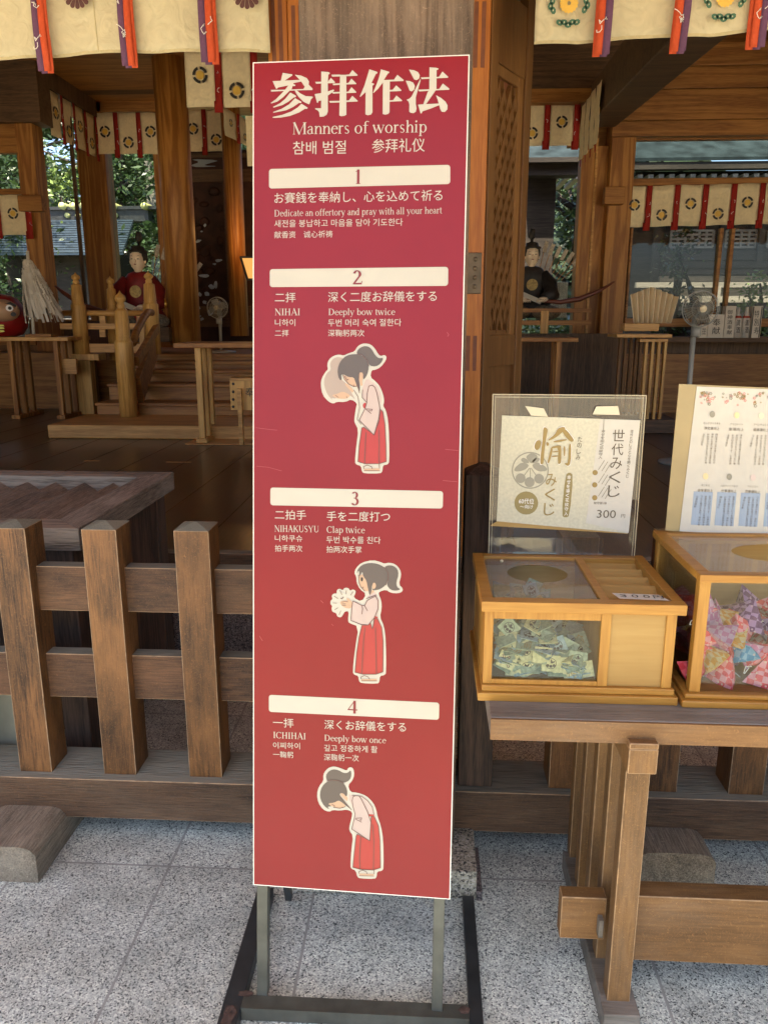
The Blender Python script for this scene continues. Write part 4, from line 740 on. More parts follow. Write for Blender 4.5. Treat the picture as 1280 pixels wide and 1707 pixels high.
for c,x,y,z,rt,lb in named: putpouch(c,(x,y,b0+z),rt,lb,1.0)
for j in range(75):
    x=X0+.05+rnd.random()*.40; y=Y0+.062+rnd.random()*.22; z=.022+rnd.random()*.086
    if x>.68 and y<Y0+.1: z*=.8
    c=rnd.choice(['pink and red','pink and red','lilac pink','crimson','crimson','pink and red','lilac pink','purple'])
    putpouch(c,(x,y,b0+z),(rnd.random()*6,rnd.random()*6,rnd.random()*6),'small %s cloth charm among the others in the glass box'%c,rnd.uniform(.85,1.0))
for j in range(14):
    c=rnd.choice(['crimson','lilac pink','pink and red']); putpouch(c,(X0+.045,Y0+.07+rnd.random()*.2,b0+.02+rnd.random()*.13),(rnd.random()*6,rnd.random()*6,rnd.random()*6),'small %s cloth charm among the others in the glass box'%c)
# ------------------------------------------------------------ POSTER STANDS
def vplane(Y): return Plane((0,Y,0),(1,0,0),(0,0,1))
P1=thing('acrylic_poster_stand','clear acrylic stand with a pale gold fortune poster on the smaller box','poster stand',(.29,1.80,1.018))
v1=vplane(1.800); q=[v1.uv(*p) for p in((821,657),(1076,659),(1056,926),(814,922))]
def slab(pl,quad,h0,h1): return MB().hexa([pl.w(x,y,h) for h in(h0,h1) for x,y in quad])
slab(v1,q,0,.003).build('acrylic_sheet',clear('poster_acrylic',(.93,.93,.92),1.2,.03,.03),P1)
e_=MB()
for a,b_ in ((0,1),(1,2),(0,3)): e_.bar(v1.w(*q[a],.0035),v1.w(*q[b_],.0035),.0016)
for dx in (.006,): 
    e_.bar(v1.w(q[0][0]+dx,q[0][1]-.004,.004),v1.w(q[3][0]+dx,q[3][1],.004),.0009); e_.bar(v1.w(q[1][0]-dx,q[1][1]-.004,.004),v1.w(q[2][0]-dx,q[2][1],.004),.0009); e_.bar(v1.w(q[0][0]+dx,q[0][1]-.006,.004),v1.w(q[1][0]-dx,q[1][1]-.006,.004),.0012)
e_.build('sheet_edge',M['edge'],P1)
u=MB().poly([v1.w(*v1.uv(*p),.0042) for p in((817,875),(828,868),(1044,878),(1062,884),(1062,700),(1066,700),(1063,838),(1062,838),(1058,886),(1045,888),(820,880)) ][:3]+[v1.w(*v1.uv(*p),.0042) for p in((1045,889),(817,876))])
u.build('mount_strip',M['ply'],P1)
paper=slab(v1,[v1.uv(*p) for p in((836,692),(1066,700),(1045,888),(827,868))],.0045,.005).build('poster_paper',M['papergreen'],P1)
def inp(mb,pts,ox,oy,k,h,mi=0,sm=0,pl=v1):
    p=smoothpoly(pts,sm) if sm else pts; mb.poly([pl.w(*c,h) for c in pxpoly(pl,p,ox,oy,k)],mi)
def ell(x,y,rx,ry,n_=24): return [(x+rx*math.cos(2*math.pi*a/n_),y+ry*math.sin(2*math.pi*a/n_)) for a in range(n_)]
O3=(810,640,.21875); pr=MB(); PM=[M['papergreen'],M['olive'],M['printgrey'],M['printgold'],M['paper2'],M['whiteprint']]
inp(pr,[(865,268),(1165,275),(1080,1130),(755,1055)],*O3,.0056,4)
inp(pr,[(120,245),(865,268),(755,1055),(80,1035)],*O3,.0053,0)
# crest ring with leaves and three fruits
cxx,cyy=333,655
for i in range(40):
    a,b_=2*math.pi*i/40,2*math.pi*(i+1)/40; inp(pr,[(cxx+140*math.cos(a),cyy+140*math.sin(a)),(cxx+140*math.cos(b_),cyy+140*math.sin(b_)),(cxx+131*math.cos(b_),cyy+131*math.sin(b_)),(cxx+131*math.cos(a),cyy+131*math.sin(a))],*O3,.0060,2)
for x,y,r_ in ((260,715,37),(328,745,38),(400,718,37)): inp(pr,ell(x,y,r_,r_),*O3,.0060,2)
for lf in ([(335,600),(300,560),(310,540),(345,520),(395,545),(370,580),(345,600)],[(325,610),(270,590),(210,640),(215,665),(270,660),(310,640)],[(345,610),(400,590),(465,640),(455,660),(400,665),(360,640)],[(330,600),(290,600),(260,580),(275,555),(310,570)],[(340,600),(380,600),(410,570),(390,555),(360,570)]): inp(pr,lf,*O3,.0061,2,1)
for st in ([(333,640),(333,710)],[(325,640),(290,690)],[(341,640),(375,690)]):
    for s_ in strokepoly(st,7): inp(pr,s_,*O3,.0062,2)
# the big brushed character 愉, strokes
def brush(mb,strokes,mi,h,o,sm=1):
    for st in strokes:
        if len(st)==3 and not isinstance(st[2],tuple): st=[st]
        for s_ in st if isinstance(st[0],list) else [st]: inp(mb,s_,*o,h,mi,sm)
yu=[[(430,330),(450,325),(468,345),(455,400),(440,500),(435,600),(420,612),(405,600),(415,500),(428,400)],[(385,425),(410,425),(415,460),(395,500),(372,500),(362,475),(370,445)],[(450,435),(475,445),(475,465),(455,470)],
[(540,335),(590,320),(600,340),(560,380),(510,415),(470,430),(468,420),(520,380)],[(580,330),(610,350),(650,400),(668,430),(640,440),(600,400),(575,360)],[(500,432),(590,415),(620,420),(590,432),(520,445)],
[(490,475),(505,480),(495,540),(475,600),(460,600),(475,540)],[(490,475),(555,460),(570,475),(568,590),(555,610),(540,600),(548,480),(500,488)],[(500,510),(548,505),(548,515),(500,520)],[(495,545),(548,540),(548,550),(495,556)],
[(585,470),(600,472),(598,545),(588,550)],[(625,450),(645,455),(640,600),(620,625),(590,605),(600,598),(620,600)]]
for s_ in yu: inp(pr,[(x+(x-530)*.03,y+(y-470)*.03) for x,y in s_],*O3,.0066,5,1)
for i,s_ in enumerate(yu): inp(pr,s_,*O3,.0070+i*.00005,3,1)
inp(pr,ell(303,903,90,88),*O3,.0060,1)
inp(pr,[(600,690),(630,668),(660,690),(632,1000),(602,1015),(570,1000)],*O3,.0060,1,1)
for s_ in strokepoly([(892,268),(888,345)],6): inp(pr,s_,*O3,.0062,2)
for x,y in ((825,672),(822,765),(822,863)): inp(pr,ell(x,y,20,20),*O3,.0062,3)
for a in (560,660,760):
    for d in (0,16,32): 
        for s_ in strokepoly([(850+d*1.6,a+90+d*.6),(895+d*1.6,a+20+d*.6)],5): inp(pr,s_,*O3,.0063,2)
pr.build('poster_artwork',PM,P1)
lt=MB(); k=.21875; X_=lambda x:810+x*k; Y_=lambda y:640+y*k
def vt(mb,pl,s_,x0,y0,x1,y1,w_,o=O3,h=.0064,off=0,mi=0): vtext(mb,pl,s_,o[0]+x0*o[2],o[1]+y0*o[2],o[0]+x1*o[2],o[1]+y1*o[2],w_*o[2],h,off,mi)
vt(lt,v1,'たのしみ',712,395,692,578,34); vt(lt,v1,'世代みくじ',1005,335,960,865,90); vt(lt,v1,'世代たのしさと心を開くみくじ',1105,345,1068,712,22); vt(lt,v1,'幸せを招く花紋守入',888,345,862,570,30)
ptext(lt,v1,'300',X_(836),Y_(1015),X_(980),Y_(1018),60*k,0,.0064); ptext(lt,v1,'円',X_(1020),Y_(1015),X_(1050),Y_(1017),28*k,0,.0064); ptext(lt,v1,'紋守御1体',X_(815),Y_(912),X_(912),Y_(915),20*k,0,.0064)
lt.build('poster_lettering',M['printtext'],P1)
lt=MB(); vt(lt,v1,'みくじ',495,670,470,1005,80,h=.0072); lt.build('poster_lettering',M['printgold'],P1)
lt=MB(); ptext(lt,v1,'60代位',X_(246),Y_(908),X_(360),Y_(912),42*k,0,.0064); ptext(lt,v1,'〜向け',X_(256),Y_(945),X_(352),Y_(947),30*k,0,.0064); vt(lt,v1,'幸せを導く花紋守入',628,690,602,1000,28); lt.build('poster_lettering',M['whiteprint'],P1)
tp=MB()
for quad in (((874,676),(905,680),(912,694),(884,692)),((992,677),(1028,676),(1031,691),(986,690))): tp.poly([v1.w(*v1.uv(*p),.0085) for p in quad])
pieces(tp,'tape',flat('yellowed_tape',(.62,.54,.36),.4),P1,n=4)
MB().box(.165,.42,1.805,1.815,1.018,1.055).build('holder_foot',M['acryl'],P1)
# poster 2
P2=thing('acrylic_gemstone_poster','large clear stand with a cream gemstone list poster on the right box','poster stand',(.8,1.79,1.082))
v2=vplane(1.790); k2=.15817
q=[v2.uv(*p) for p in((1131,640),(1420,652),(1400,905),(1108,884))]
slab(v2,q,-.001,.002).build('backing_board',flat('yellowed_backing',(.36,.27,.12),.4,var=.1,vs=10),P2)
slab(v2,[v2.uv(*p) for p in((1160,644),(1420,654),(1400,900),(1131,885))],.003,.0035).build('poster_paper',M['paper2'],P2)
O4=(1100,630,k2); pr=MB(); fm=[M['printgold'],flat('print_pink',(.62,.25,.20),.6),M['printgrey'],flat('print_panel',(.46,.44,.38),.7),flat('print_blue_panel',(.32,.38,.44),.7),flat('gem_green',(.55,.62,.42),.6),flat('gem_ochre',(.72,.58,.30),.6),flat('gem_rose',(.62,.50,.42),.6)]
r2=random.Random(3)
for i in range(95):
    cx_=r2.choice([450,470,520,690,830,860,1030,1100,1180])+r2.uniform(-55,60); cy_=150+abs(r2.gauss(0,60)); 
    if cy_>300: continue
    mi=r2.choice([0,0,1,1,2]); rr_=r2.uniform(5,13)
    for a in range(5): inp(pr,ell(cx_+rr_*math.cos(a*1.257),cy_+rr_*math.sin(a*1.257),rr_*.55,rr_*.55,6),*O4,.0040+i*.00001,mi,0,v2)
cols=[(540,380,'ロッククリスタル','浄化運向上',2),(797,390,'アラゴナイト','金運向上',6),(1055,395,'アベンチュリン','健康運向上',5),(470,1032,'オニキス','全体運向上',6),(718,1038,'ハロライトトルコ','仕事運向上',2),(968,1045,'アメジスト','恋愛運向上',7),(1310,398,'アマゾナイト','友情運向上',6),(1230,1050,'ローズクォーツ','恋愛運向上',7)]
tt=MB(); txt=['自は浄点に気を祓い','清め心を落ち着かせ','前向きな力を与える','お守りの石です。','金運を招き人と人を','つなぐ働きがあり。','心身の調和を保つ石']
for j,(gx,gy,t1,t2,mi) in enumerate(cols):
    inp(pr,ell(gx,gy,28,34),*O4,.0050,mi,0,v2)
    if gy>900: inp(pr,[(gx-125,gy+160),(gx+78,gy+168),(gx+45,gy+520),(gx-155,gy+510)],*O4,.0041,4 if gy>900 else 3,0,v2)
    X=lambda x:1100+x*k2; Y=lambda y:630+y*k2; w1=21*len(t1)/2*1.05
    ptext(tt,v2,t1,X(gx-w1-5),Y(gy+105),X(gx+w1-5),Y(gy+108),22*k2,0,.0052); ptext(tt,v2,t2,X(gx-88),Y(gy+162),X(gx+72),Y(gy+168),32*k2,0,.0052)
    for c_ in range(4):
        x=gx+45-c_*44; s_=txt[(j+c_)%7]; s_=s_ if c_<3 else s_[:5]
        vt(tt,v2,s_+('' if c_==3 else txt[(j+c_+3)%7][:4]),x,gy+200,x-30,gy+(520 if c_<3 else 330),22,O4,.0052)
pr.build('poster_artwork',fm,P2); tt.build('poster_lettering',M['printtext'],P2)
# ------------------------------------------------------------ DOORS beside the pillar
def folded_door(label,x0,x1,sidex,dirv,Lf,mirror=False):
    t=thing('folding_lattice_door',label,'door',(x0,YD,FZ))
    ZB,ZT_=FZ+.005,3.3
    st=MB(); st.box(x0,x1,YD+.0,YD+.075,ZB,ZT_); st.build('front_stile',M['orange'],t,bevel=.003)
    sl_=MB(); w_=(x1-x0)
    for zz0,zz1 in ((2.48,2.70),(1.36,1.50)):
        for f in (.2,.56): sl_.box(x0+w_*f,x0+w_*(f+.2),YD-.0015,YD+.002,zz0,zz1)
    pieces(sl_,'mortise_end',M['slot'],t)
    return t
d=folded_door('orange cypress folding door with carved lattice leaf turned inwards right of the pillar',.137,.213,.242,None,.4)
dx,dy=math.sin(R(29)),math.cos(R(29)); px_,py_=dy,-dx      # leaf direction and its visible normal
base=Vector((.222,YD+.01,0))
def lf(s0,s1,z0,z1,t0=0,t1=.04): 
    return [base+Vector((dx*s-px_*t,dy*s-py_*t,0))+Vector((0,0,z)) for z in(z0,z1) for s,t in((s0,t0),(s1,t0),(s1,t1),(s0,t1))]
MB().hexa(lf(0,.062,FZ+.005,3.3)).build('leaf_stile',M['leaf'],d,bevel=.003); MB().hexa(lf(.335,.40,FZ+.005,3.3)).build('leaf_stile',M['leaf'],d,bevel=.003)
rl=MB()
for z0,z1 in ((2.52,2.78),(1.37,1.50),(FZ+.01,.72)): rl.hexa(lf(.062,.335,z0,z1,.006,.034))
for z0,z1 in ((2.48,2.52),(1.50,1.52),): rl.hexa(lf(.062,.30,z0,z1,.012,.03))
pieces(rl,'leaf_rail',M['leaf'],d,bevel=.003)
pieces(MB().hexa(lf(.285,.335,1.5,2.52,.010,.03)).hexa(lf(.062,.072,1.5,2.52,.010,.03)),'inner_moulding',M['brownZ'],d,bevel=.003)
pn=MB(); pn.hexa(lf(.062,.335,.72,1.37,.022,.026)); pn.build('lower_panel',M['leaf'],d)
MB().hexa(lf(.062,.335,1.5,2.52,.030,.034)).build('lattice_backing',M['slot'],d)
lt=MB()
for i in range(-4,17):        # diagonal lattice, two crossing layers
    for sg,t0 in ((1,.010),(-1,.0135)):
        zc=1.5+i*.098; n_=6; 
        for j in range(n_):
            s0=.072+(.285-.072)*j/n_; s1=.072+(.285-.072)*(j+1)/n_; a=zc+sg*(s0-.178)*1.84; b_=zc+sg*(s1-.178)*1.84
            if min(a,b_)<1.52 or max(a,b_)>2.47: continue
            hh=.026; lt.hexa([base+Vector((dx*s-px_*t,dy*s-py_*t,z)) for (s,z,t) in ((s0,a-hh,t0),(s1,b_-hh,t0),(s1,b_-hh,t0+.018),(s0,a-hh,t0+.018),(s0,a+hh,t0),(s1,b_+hh,t0),(s1,b_+hh,t0+.018),(s0,a+hh,t0+.018))])
lt.build('carved_lattice',M['leaf'],d)
up=MB()
for z in (2.84,): up.hexa(lf(.10,.19,z,z+.06,.0,.03))
up.hexa(lf(.13,.155,2.90,3.3,.005,.03)); up.hexa(lf(.21,.235,2.78,3.3,.010,.03)); up.build('upper_grille',M['leaf'],d,bevel=.002)
# hinge plate
a_=at(779,421,Y=YD-.004); b_=at(801,490,Y=YD-.004); hp=MB().box(a_.x,b_.x,YD-.004,YD+.001,b_.z,a_.z); hp.build('hinge_plate',M['hinge'],d,bevel=.003)
rv=MB(); 
for zz in (.18,.40,.62,.84): rv.ball((a_.x+(b_.x-a_.x)*.55,YD-.004,b_.z+(a_.z-b_.z)*zz),.009,1,.5,1)
rv.build('rivet',M['hinge'],d,smooth=True)
d2=folded_door('orange cypress folding door frame left of the pillar beside the big curtain',-.543,-.470,0,None,0)
MB().box(-.622,-.546,YD+.01,YD+.085,FZ+.005,3.3).build('leaf_stile',M['orange'],d2,bevel=.003)
sl_=MB()
for f in (.2,.56): sl_.box(-.622+.076*f,-.622+.076*(f+.2),YD+.0085,YD+.012,2.48,2.74)
pieces(sl_,'mortise_end',M['slot'],d2)
MB().box(-.56,-.48,YD+.03,YD+.5,FZ+.005,3.3).build('leaf_panel',M['brownZ'],d2)
MB().box(-.47,.137,YD+.02,YD+.06,FZ+.005,3.3).build('closed_leaf',M['brownZ'],d2)
# ------------------------------------------------------------ BIG CURTAINS
def big_curtain(label,x0,x1,bottom,ribs,crests,style,Yc=3.2):
    t=thing('entrance_curtain',label,'curtain',((x0+x1)/2,Yc,3.0))
    def zb(x):
        for (xa,za),(xb,zb_) in zip(bottom[:-1],bottom[1:]):
            if xa<=x<=xb: return za+(zb_-za)*(x-xa)/(xb-xa)
        return bottom[0][1] if x<bottom[0][0] else bottom[-1][1]
    def wave(x,z): return Yc+.010*math.sin(x*9+1.3)+.006*math.sin(x*23+z*3)+.014*math.exp(-((x*3.4+z*2.2)%1.4-.7)**2*18)*(1-max(0,min(1,(z-2.55)/.3)))
    f=lambda u,v:(x0+(x1-x0)*u,wave(x0+(x1-x0)*u,zb(x0+(x1-x0)*u)+(3.15-zb(x0+(x1-x0)*u))*v),zb(x0+(x1-x0)*u)+(3.15-zb(x0+(x1-x0)*u))*v)
    MB().grid(f,60,16).build('cloth',M['cream'],t,smooth=True,solid=.002)
    def fh(u,v): x=x0+(x1-x0)*u; z=zb(x)+.0005+.010*v; return (x,wave(x,z)-.0016,z)
    MB().grid(fh,60,1).build('hem',M['hem'],t,smooth=True)
    sm=MB()
    for fx_ in ((.07,.45) if style=='brown' else (.28,.80)):
        xs_=x0+(x1-x0)*fx_; n_=16
        for i in range(n_):
            za_=zb(xs_)+.004+(3.1-zb(xs_))*i/n_; zc_=zb(xs_)+.004+(3.1-zb(xs_))*(i+1)/n_
            sm.bar((xs_-(za_-2.5)*.03,wave(xs_,za_)-.002,za_),(xs_-(zc_-2.5)*.03,wave(xs_,zc_)-.002,zc_),.0028,.002,up=(0,1,0))
    sm.build('seam',M['hem'],t)
    pl=Plane((0,Yc-.030,0),(1,0,0),(0,0,1))
    for ri,(pts,two,flip) in enumerate(ribs):
        # pts: px top centre, px bottom centre
        (xa,ya),(xb,yb),wpx=pts
        for s_,(off,dyy,dep) in enumerate(((0,0,0),(two,wpx*.18,.006))):
            A1=at(xa+off,ya,Y=Yc-.03+dep); B1_=at(xb+off,yb+dyy,Y=Yc-.03+dep); ww=wpx*2.85/1300/2
            A0=A1+(A1-B1_)*((3.1-A1.z)/(A1.z-B1_.z))
            r_=MB(); 
            for hh,mi in ((-1,0 if not flip else 1),(0,1 if not flip else 0)):
                def fr_(u,v,hh=hh): 
                    p=A0+(B1_-A0)*v; return (p.x+ww*(hh+u),p.y+.004*math.sin(v*14+s_)+(.001 if hh else 0),p.z)
                r_.grid(fr_,2,14,mi)
            o=r_.build('ribbon',[M['ribP'],M['ribO']],t,smooth=True,solid=.0012)
            if s_==0:
                mk=MB(); rr_=random.Random(ri+11)
                for zc in (.06,.26,.46):
                    c=B1_+(A0-B1_)*(zc+.12)
                    for e in range(3):
                        p=[(c.x+rr_.uniform(-.6,.6)*ww,c.z+rr_.uniform(-.02,.02))]
                        for g in range(4): p.append((p[-1][0]+rr_.uniform(-.4,.4)*ww,p[-1][1]+rr_.uniform(-.014,.012)))
                        for s2 in strokepoly(p,.0026): mk.poly([(x,c.y-.0075,z) for x,z in s2])
                mk.build('brush_writing',M['whiteprint'],o)
    for (cx,cy,r_) in crests:
        c=at(cx,cy,Y=Yc); s_=2.85/1300; mk=MB(); yy=Yc-.027
        def pet(a,r0,r1,wd,mi):
            pts=[]
            for k_ in range(9):
                t_=math.pi*k_/8-math.pi/2; rr_=r1-wd+wd*math.cos(t_) if True else 0; pts.append((rr_,wd*math.sin(t_)))
            pts=[(r0,-wd*.25)]+pts+[(r0,wd*.25)]
            mk.poly([(c.x+(u_*math.cos(a)-v_*math.sin(a)),yy,c.z+(u_*math.sin(a)+v_*math.cos(a))) for u_,v_ in pts],mi)
        if style=='brown':
            for i in range(16): pet(2*math.pi*i/16,r_*s_*.22,r_*s_,r_*s_*.155,0)
            mk.poly([(c.x+r_*s_*.15*math.cos(a),yy,c.z+r_*s_*.15*math.sin(a)) for a in [i*.4 for i in range(16)]],0)
        else:
            for i in range(16): pet(2*math.pi*i/16,r_*s_*.10,r_*s_*.5,r_*s_*.085,1)
            for i in range(26):
                a=2*math.pi*(i+.5)/26
                if abs(math.sin(2*a))>.93: continue
                R_=r_*s_*(1.0 if i%2 else .9); kx,kz=c.x+R_*math.cos(a),c.z+R_*1.06*math.sin(a)
                e=[(kx+(.20*r_*s_)*math.cos(q_)*-math.sin(a)*1.0+(.15*r_*s_)*math.sin(q_)*math.cos(a),yy,kz+(.20*r_*s_)*math.cos(q_)*math.cos(a)+(.15*r_*s_)*math.sin(q_)*math.sin(a)) for q_ in [j*.785 for j in range(8)]]; mk.poly(e,2)
                f_=.035*r_*s_; mk.poly([(kx-f_,yy-.0004,kz),(kx,yy-.0004,kz-f_*1.6),(kx+f_,yy-.0004,kz),(kx,yy-.0004,kz+f_*1.6)],3)
        mk.build('flower_crest',[M['crestbrown'],M['gold'],M['greenprint'],M['cream']],t)
    return t
def bp(*pp): return [(at(x,y,Y=3.2).x,at(x,y,Y=3.2).z) for x,y in pp]
l_=bp((-60,104),(0,101),(140,89),(300,88),(390,85),(449,85)); r_=bp((889,76),(964,73),(990,68),(1100,61),(1180,62),(1260,52),(1340,50))
big_curtain('cream entrance curtain at top left with brown flower crests and purple and orange ribbons',l_[0][0],l_[-1][0],l_,[(((61,0),(74,118),22),6,False),(((205,0),(214,109),22),6,False),(((341,0),(347,103),24),7,False)],[(133,-9,26),(414,-9,26)],'brown')
big_curtain('cream entrance curtain at top right with gold flower crests in green wreaths',r_[0][0],r_[-1][0],r_,[(((1010,0),(1003,90),24),-4,True),(((1140,0),(1130,85),24),-3,True),(((1270,0),(1262,78),24),-8,True)],[(946,10,30),(1204,0,30)],'green')
# ============================================================ HALL INTERIOR
def pxbox(mb,x0,y0,x1,y1,Y,th,mi=0):    # box whose front face fills the pixel rectangle at depth Y
    ym,xm=(y0+y1)/2,(x0+x1)/2; a=at(x0,ym,Y=Y).x; b_=at(x1,ym,Y=Y).x; z1=at(xm,y0,Y=Y).z; z0=at(xm,y1,Y=Y).z
    return mb.box(a,b_,Y,Y+th,z0,z1,mi)
def one(name,label,cat,mats,x0,y0,x1,y1,Y,th,bevel=.006,group=None):
    return tag(pxbox(MB(),x0,y0,x1,y1,Y,th).build(name,mats,bevel=bevel),label,cat,group)
CM=[M['ink'],M['gold'],M['white']]
def small_curtain(label,p0,p1,hgt,n,ribs=True,first=0,pitchfrac=.84,name='crest_curtain'):
    p0,p1=Vector(p0),Vector(p1); d=(p1-p0); L=d.length; d=d/L; nn=Vector((d.y,-d.x,0)); 
    t=thing(name,label,'curtain',((p0.x+p1.x)/2,(p0.y+p1.y)/2,p0.z)); pit=L/n; w_=pit*pitchfrac; cl=MB(); pr=MB(); rb=MB(); wr=MB()
    W=lambda s,z,h=0: p0+d*s+nn*h+Vector((0,0,z))
    rr=random.Random(len(label))
    for i in range(n):
        s0=i*pit; ph=rr.random()*6
        cl.grid(lambda u,v:W(s0+w_*u,-hgt*(1-v)-.004*math.sin(u*5+ph),.006*math.sin(u*6+ph)*(1-v)+.004*math.sin(v*9+ph)),8,6)
        up_=(i+first)%2==0; cz=-hgt*(.46 if up_ else .72); r_=hgt*.145; sc_=s0+w_*.5
        N_=20
        for a in range(N_):
            if a%5==0: continue
            q0,q1=2*math.pi*a/N_+.16-.157,2*math.pi*(a+1)/N_+.16-.157
            pr.poly([W(sc_+r_*math.cos(q0),cz+r_*math.sin(q0),.016),W(sc_+r_*math.cos(q1),cz+r_*math.sin(q1),.016),W(sc_+r_*.66*math.cos(q1),cz+r_*.66*math.sin(q1),.016),W(sc_+r_*.66*math.cos(q0),cz+r_*.66*math.sin(q0),.016)],0)
        pr.poly([W(sc_+r_*.52*math.cos(q_*.5),cz+r_*.52*math.sin(q_*.5),.0162) for q_ in range(12)],1)
        if ribs and i<n:
            sr=s0+w_+(pit-w_)*.5; rw=(pit-w_)*.62
            rb.grid(lambda u,v:W(sr-rw+2*rw*u,.0-(hgt*1.10)*(1-v),.020+.003*math.sin(v*8+i)),1,6)
            rb.poly([W(sr-rw*1.1-.01,-hgt*1.10,.018),W(sr,-hgt*1.10,.018),W(sr,-hgt*.9,.018),W(sr-rw*1.1-.01,-hgt*.9,.018)])
            for z in (-.4,-.68):
                p=[(sr+rr.uniform(-.5,.5)*rw,z*hgt)]
                for g in range(4): p.append((p[-1][0]+rr.uniform(-.5,.5)*rw,p[-1][1]-hgt*rr.uniform(-.01,.04)))
                for s2 in strokepoly(p,hgt*.010): wr.poly([W(x,z_,.024) for x,z_ in s2])
    cl.build('cloth',M['white'],t,smooth=True,solid=.002); pr.build('crest_print',CM,t)
    if ribs: rb.build('ribbon_row',M['ribR'],t,smooth=True,solid=.001); wr.build('brush_writing',M['whiteprint'],t)
    return t
YL=9.2
# ---- left side bay
one('square_post','tall orange cypress post at left behind the paper streamer wand','post',M['inZ'],48,120,76,760,YL,.25)
pb=MB(); a=at(48,300,Y=YL).x; b_=at(76,300,Y=YL).x
one('beam_end','short beam end projecting from the left post beside the small curtain','beam',M['inX'],30,325,70,352,YL-.12,.12)
w1=MB()   # left bay wall and transom window
tW=thing('transom_window','left bay window frame with dark garden behind the glass','window',(at(0,300,Y=YL).x,YL+.05,FZ))
for r_ in ((-160,200,40,244),(-160,244,37,256),(-160,315,40,325),(31,256,37,315)): pxbox(w1,*r_,YL+.02,.10)
w1.build('window_frame',M['inX'],tW,bevel=.006)
g=MB(); pxbox(g,-160,256,31,315,YL+.07,.006); pxbox(g,-160,388,45,563,YL+.07,.006); g.build('pane',M['glass'],tW)
f=MB(); pxbox(f,-160,560,60,575,YL+.02,.10); f.build('sill',M['inX'],tW,bevel=.004)
one('low_wall','olive-brown low panel wall under the left bay window','wall',M['brownZ'],-160,575,200,690,YL+.03,.1)
small_curtain('short white crest curtain hanging at the far left edge over the daruma',at(-53,325,Y=YL-.05),at(50,325,Y=YL-.05),at(20,325,Y=YL-.05).z-at(20,392,Y=YL-.05).z,2,first=1)
# dark upper walls and lintels of the left part
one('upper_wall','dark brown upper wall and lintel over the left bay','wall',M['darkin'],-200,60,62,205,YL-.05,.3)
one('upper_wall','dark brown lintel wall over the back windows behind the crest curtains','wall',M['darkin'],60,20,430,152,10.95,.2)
one('lintel_beam','lighter cypress lintel beam above the back row of crest curtains','beam',M['inX'],140,152,300,186,10.80,.12)
one('lintel_beam','dark lintel beam running behind the round pillars at upper left','beam',M['darkin'],100,88,300,150,10.3,.2)
# side wall window row, along Y
xs=at(76,147,Y=9.45).x
ys2=10.75
pA=Vector((xs,9.45,at(72,147,X=xs).z)); zt=at(72,147,Y=9.45).z; zb_=at(80,225,Y=9.45).z
small_curtain('row of white crest curtains receding along the left side windows',(xs+.02,9.45,zt),(xs+.02,ys2,zt),zt-zb_,4)
one('corner_post','dark brown square post in the back left corner of the hall','post',M['inZ'],140,150,186,640,10.8,.25)
tag(MB().box(xs-.05,xs+.05,9.45,ys2,zt,zt+1.2).build('window_lintel',M['darkinZ']),'dark lintel wall above the receding crest curtains at left','wall')
tag(MB().box(xs-.05,xs+.05,9.45,ys2,FZ,1.55).build('window_sill_wall',M['darkinZ']),'dark low wall below the left side windows','wall')
tag(MB().box(xs-.02,xs+.02,10.0,10.03,1.55,zt).build('window_bar',M['darkinZ'],None),'thin dark upright bar dividing the left side window','window bar')
# ---- back row
Yb=10.75
z0=at(210,188,Y=Yb).z; z1=at(210,257,Y=Yb).z
small_curtain('row of three white crest curtains over the back left window',at(158,188,Y=Yb),at(272,188,Y=Yb),z0-z1,3,first=0)
small_curtain('two white crest curtains over the carved panel behind the round pillar',at(305,183,Y=Yb),at(381,183,Y=Yb),z0-z1,2,first=0)
small_curtain('narrow receding crest curtains hanging at the right of the carved panel',(at(372,178,Y=8.9).x,8.9,at(372,178,Y=8.9).z),(at(372,178,Y=8.9).x+.22,9.9,at(372,178,Y=8.9).z),at(372,178,Y=8.9).z-at(380,225,Y=8.9).z,3)
small_curtain('large white crest curtains hanging in front at upper left beside the sign',at(307,80,Y=7.4),at(428,80,Y=7.4),at(340,80,Y=7.4).z-at(340,179,Y=7.4).z,2,first=0)
one('hanging_strip','plain white cloth strip half hidden by the left edge of the sign','cloth',M['white'],411,193,425,277,8.0,.004,0)
# back window frames
bw=thing('back_window','back window frame looking out on the blue-roofed outbuilding','window',(at(220,400,Y=Yb+.1).x,Yb+.1,FZ)); g=MB()
for r_ in ((172,186,184,540),(262,186,275,540),(172,520,275,532)): pxbox(g,*r_,Yb+.12,.08)
g.build('window_frame',M['inZ'],bw,bevel=.005); g=MB(); pxbox(g,184,186,262,520,Yb+.15,.006); g.build('pane',M['glass'],bw)
one('low_wall','low boarded wall under the back left window','wall',M['inX'],60,532,300,760,Yb+.12,.1)
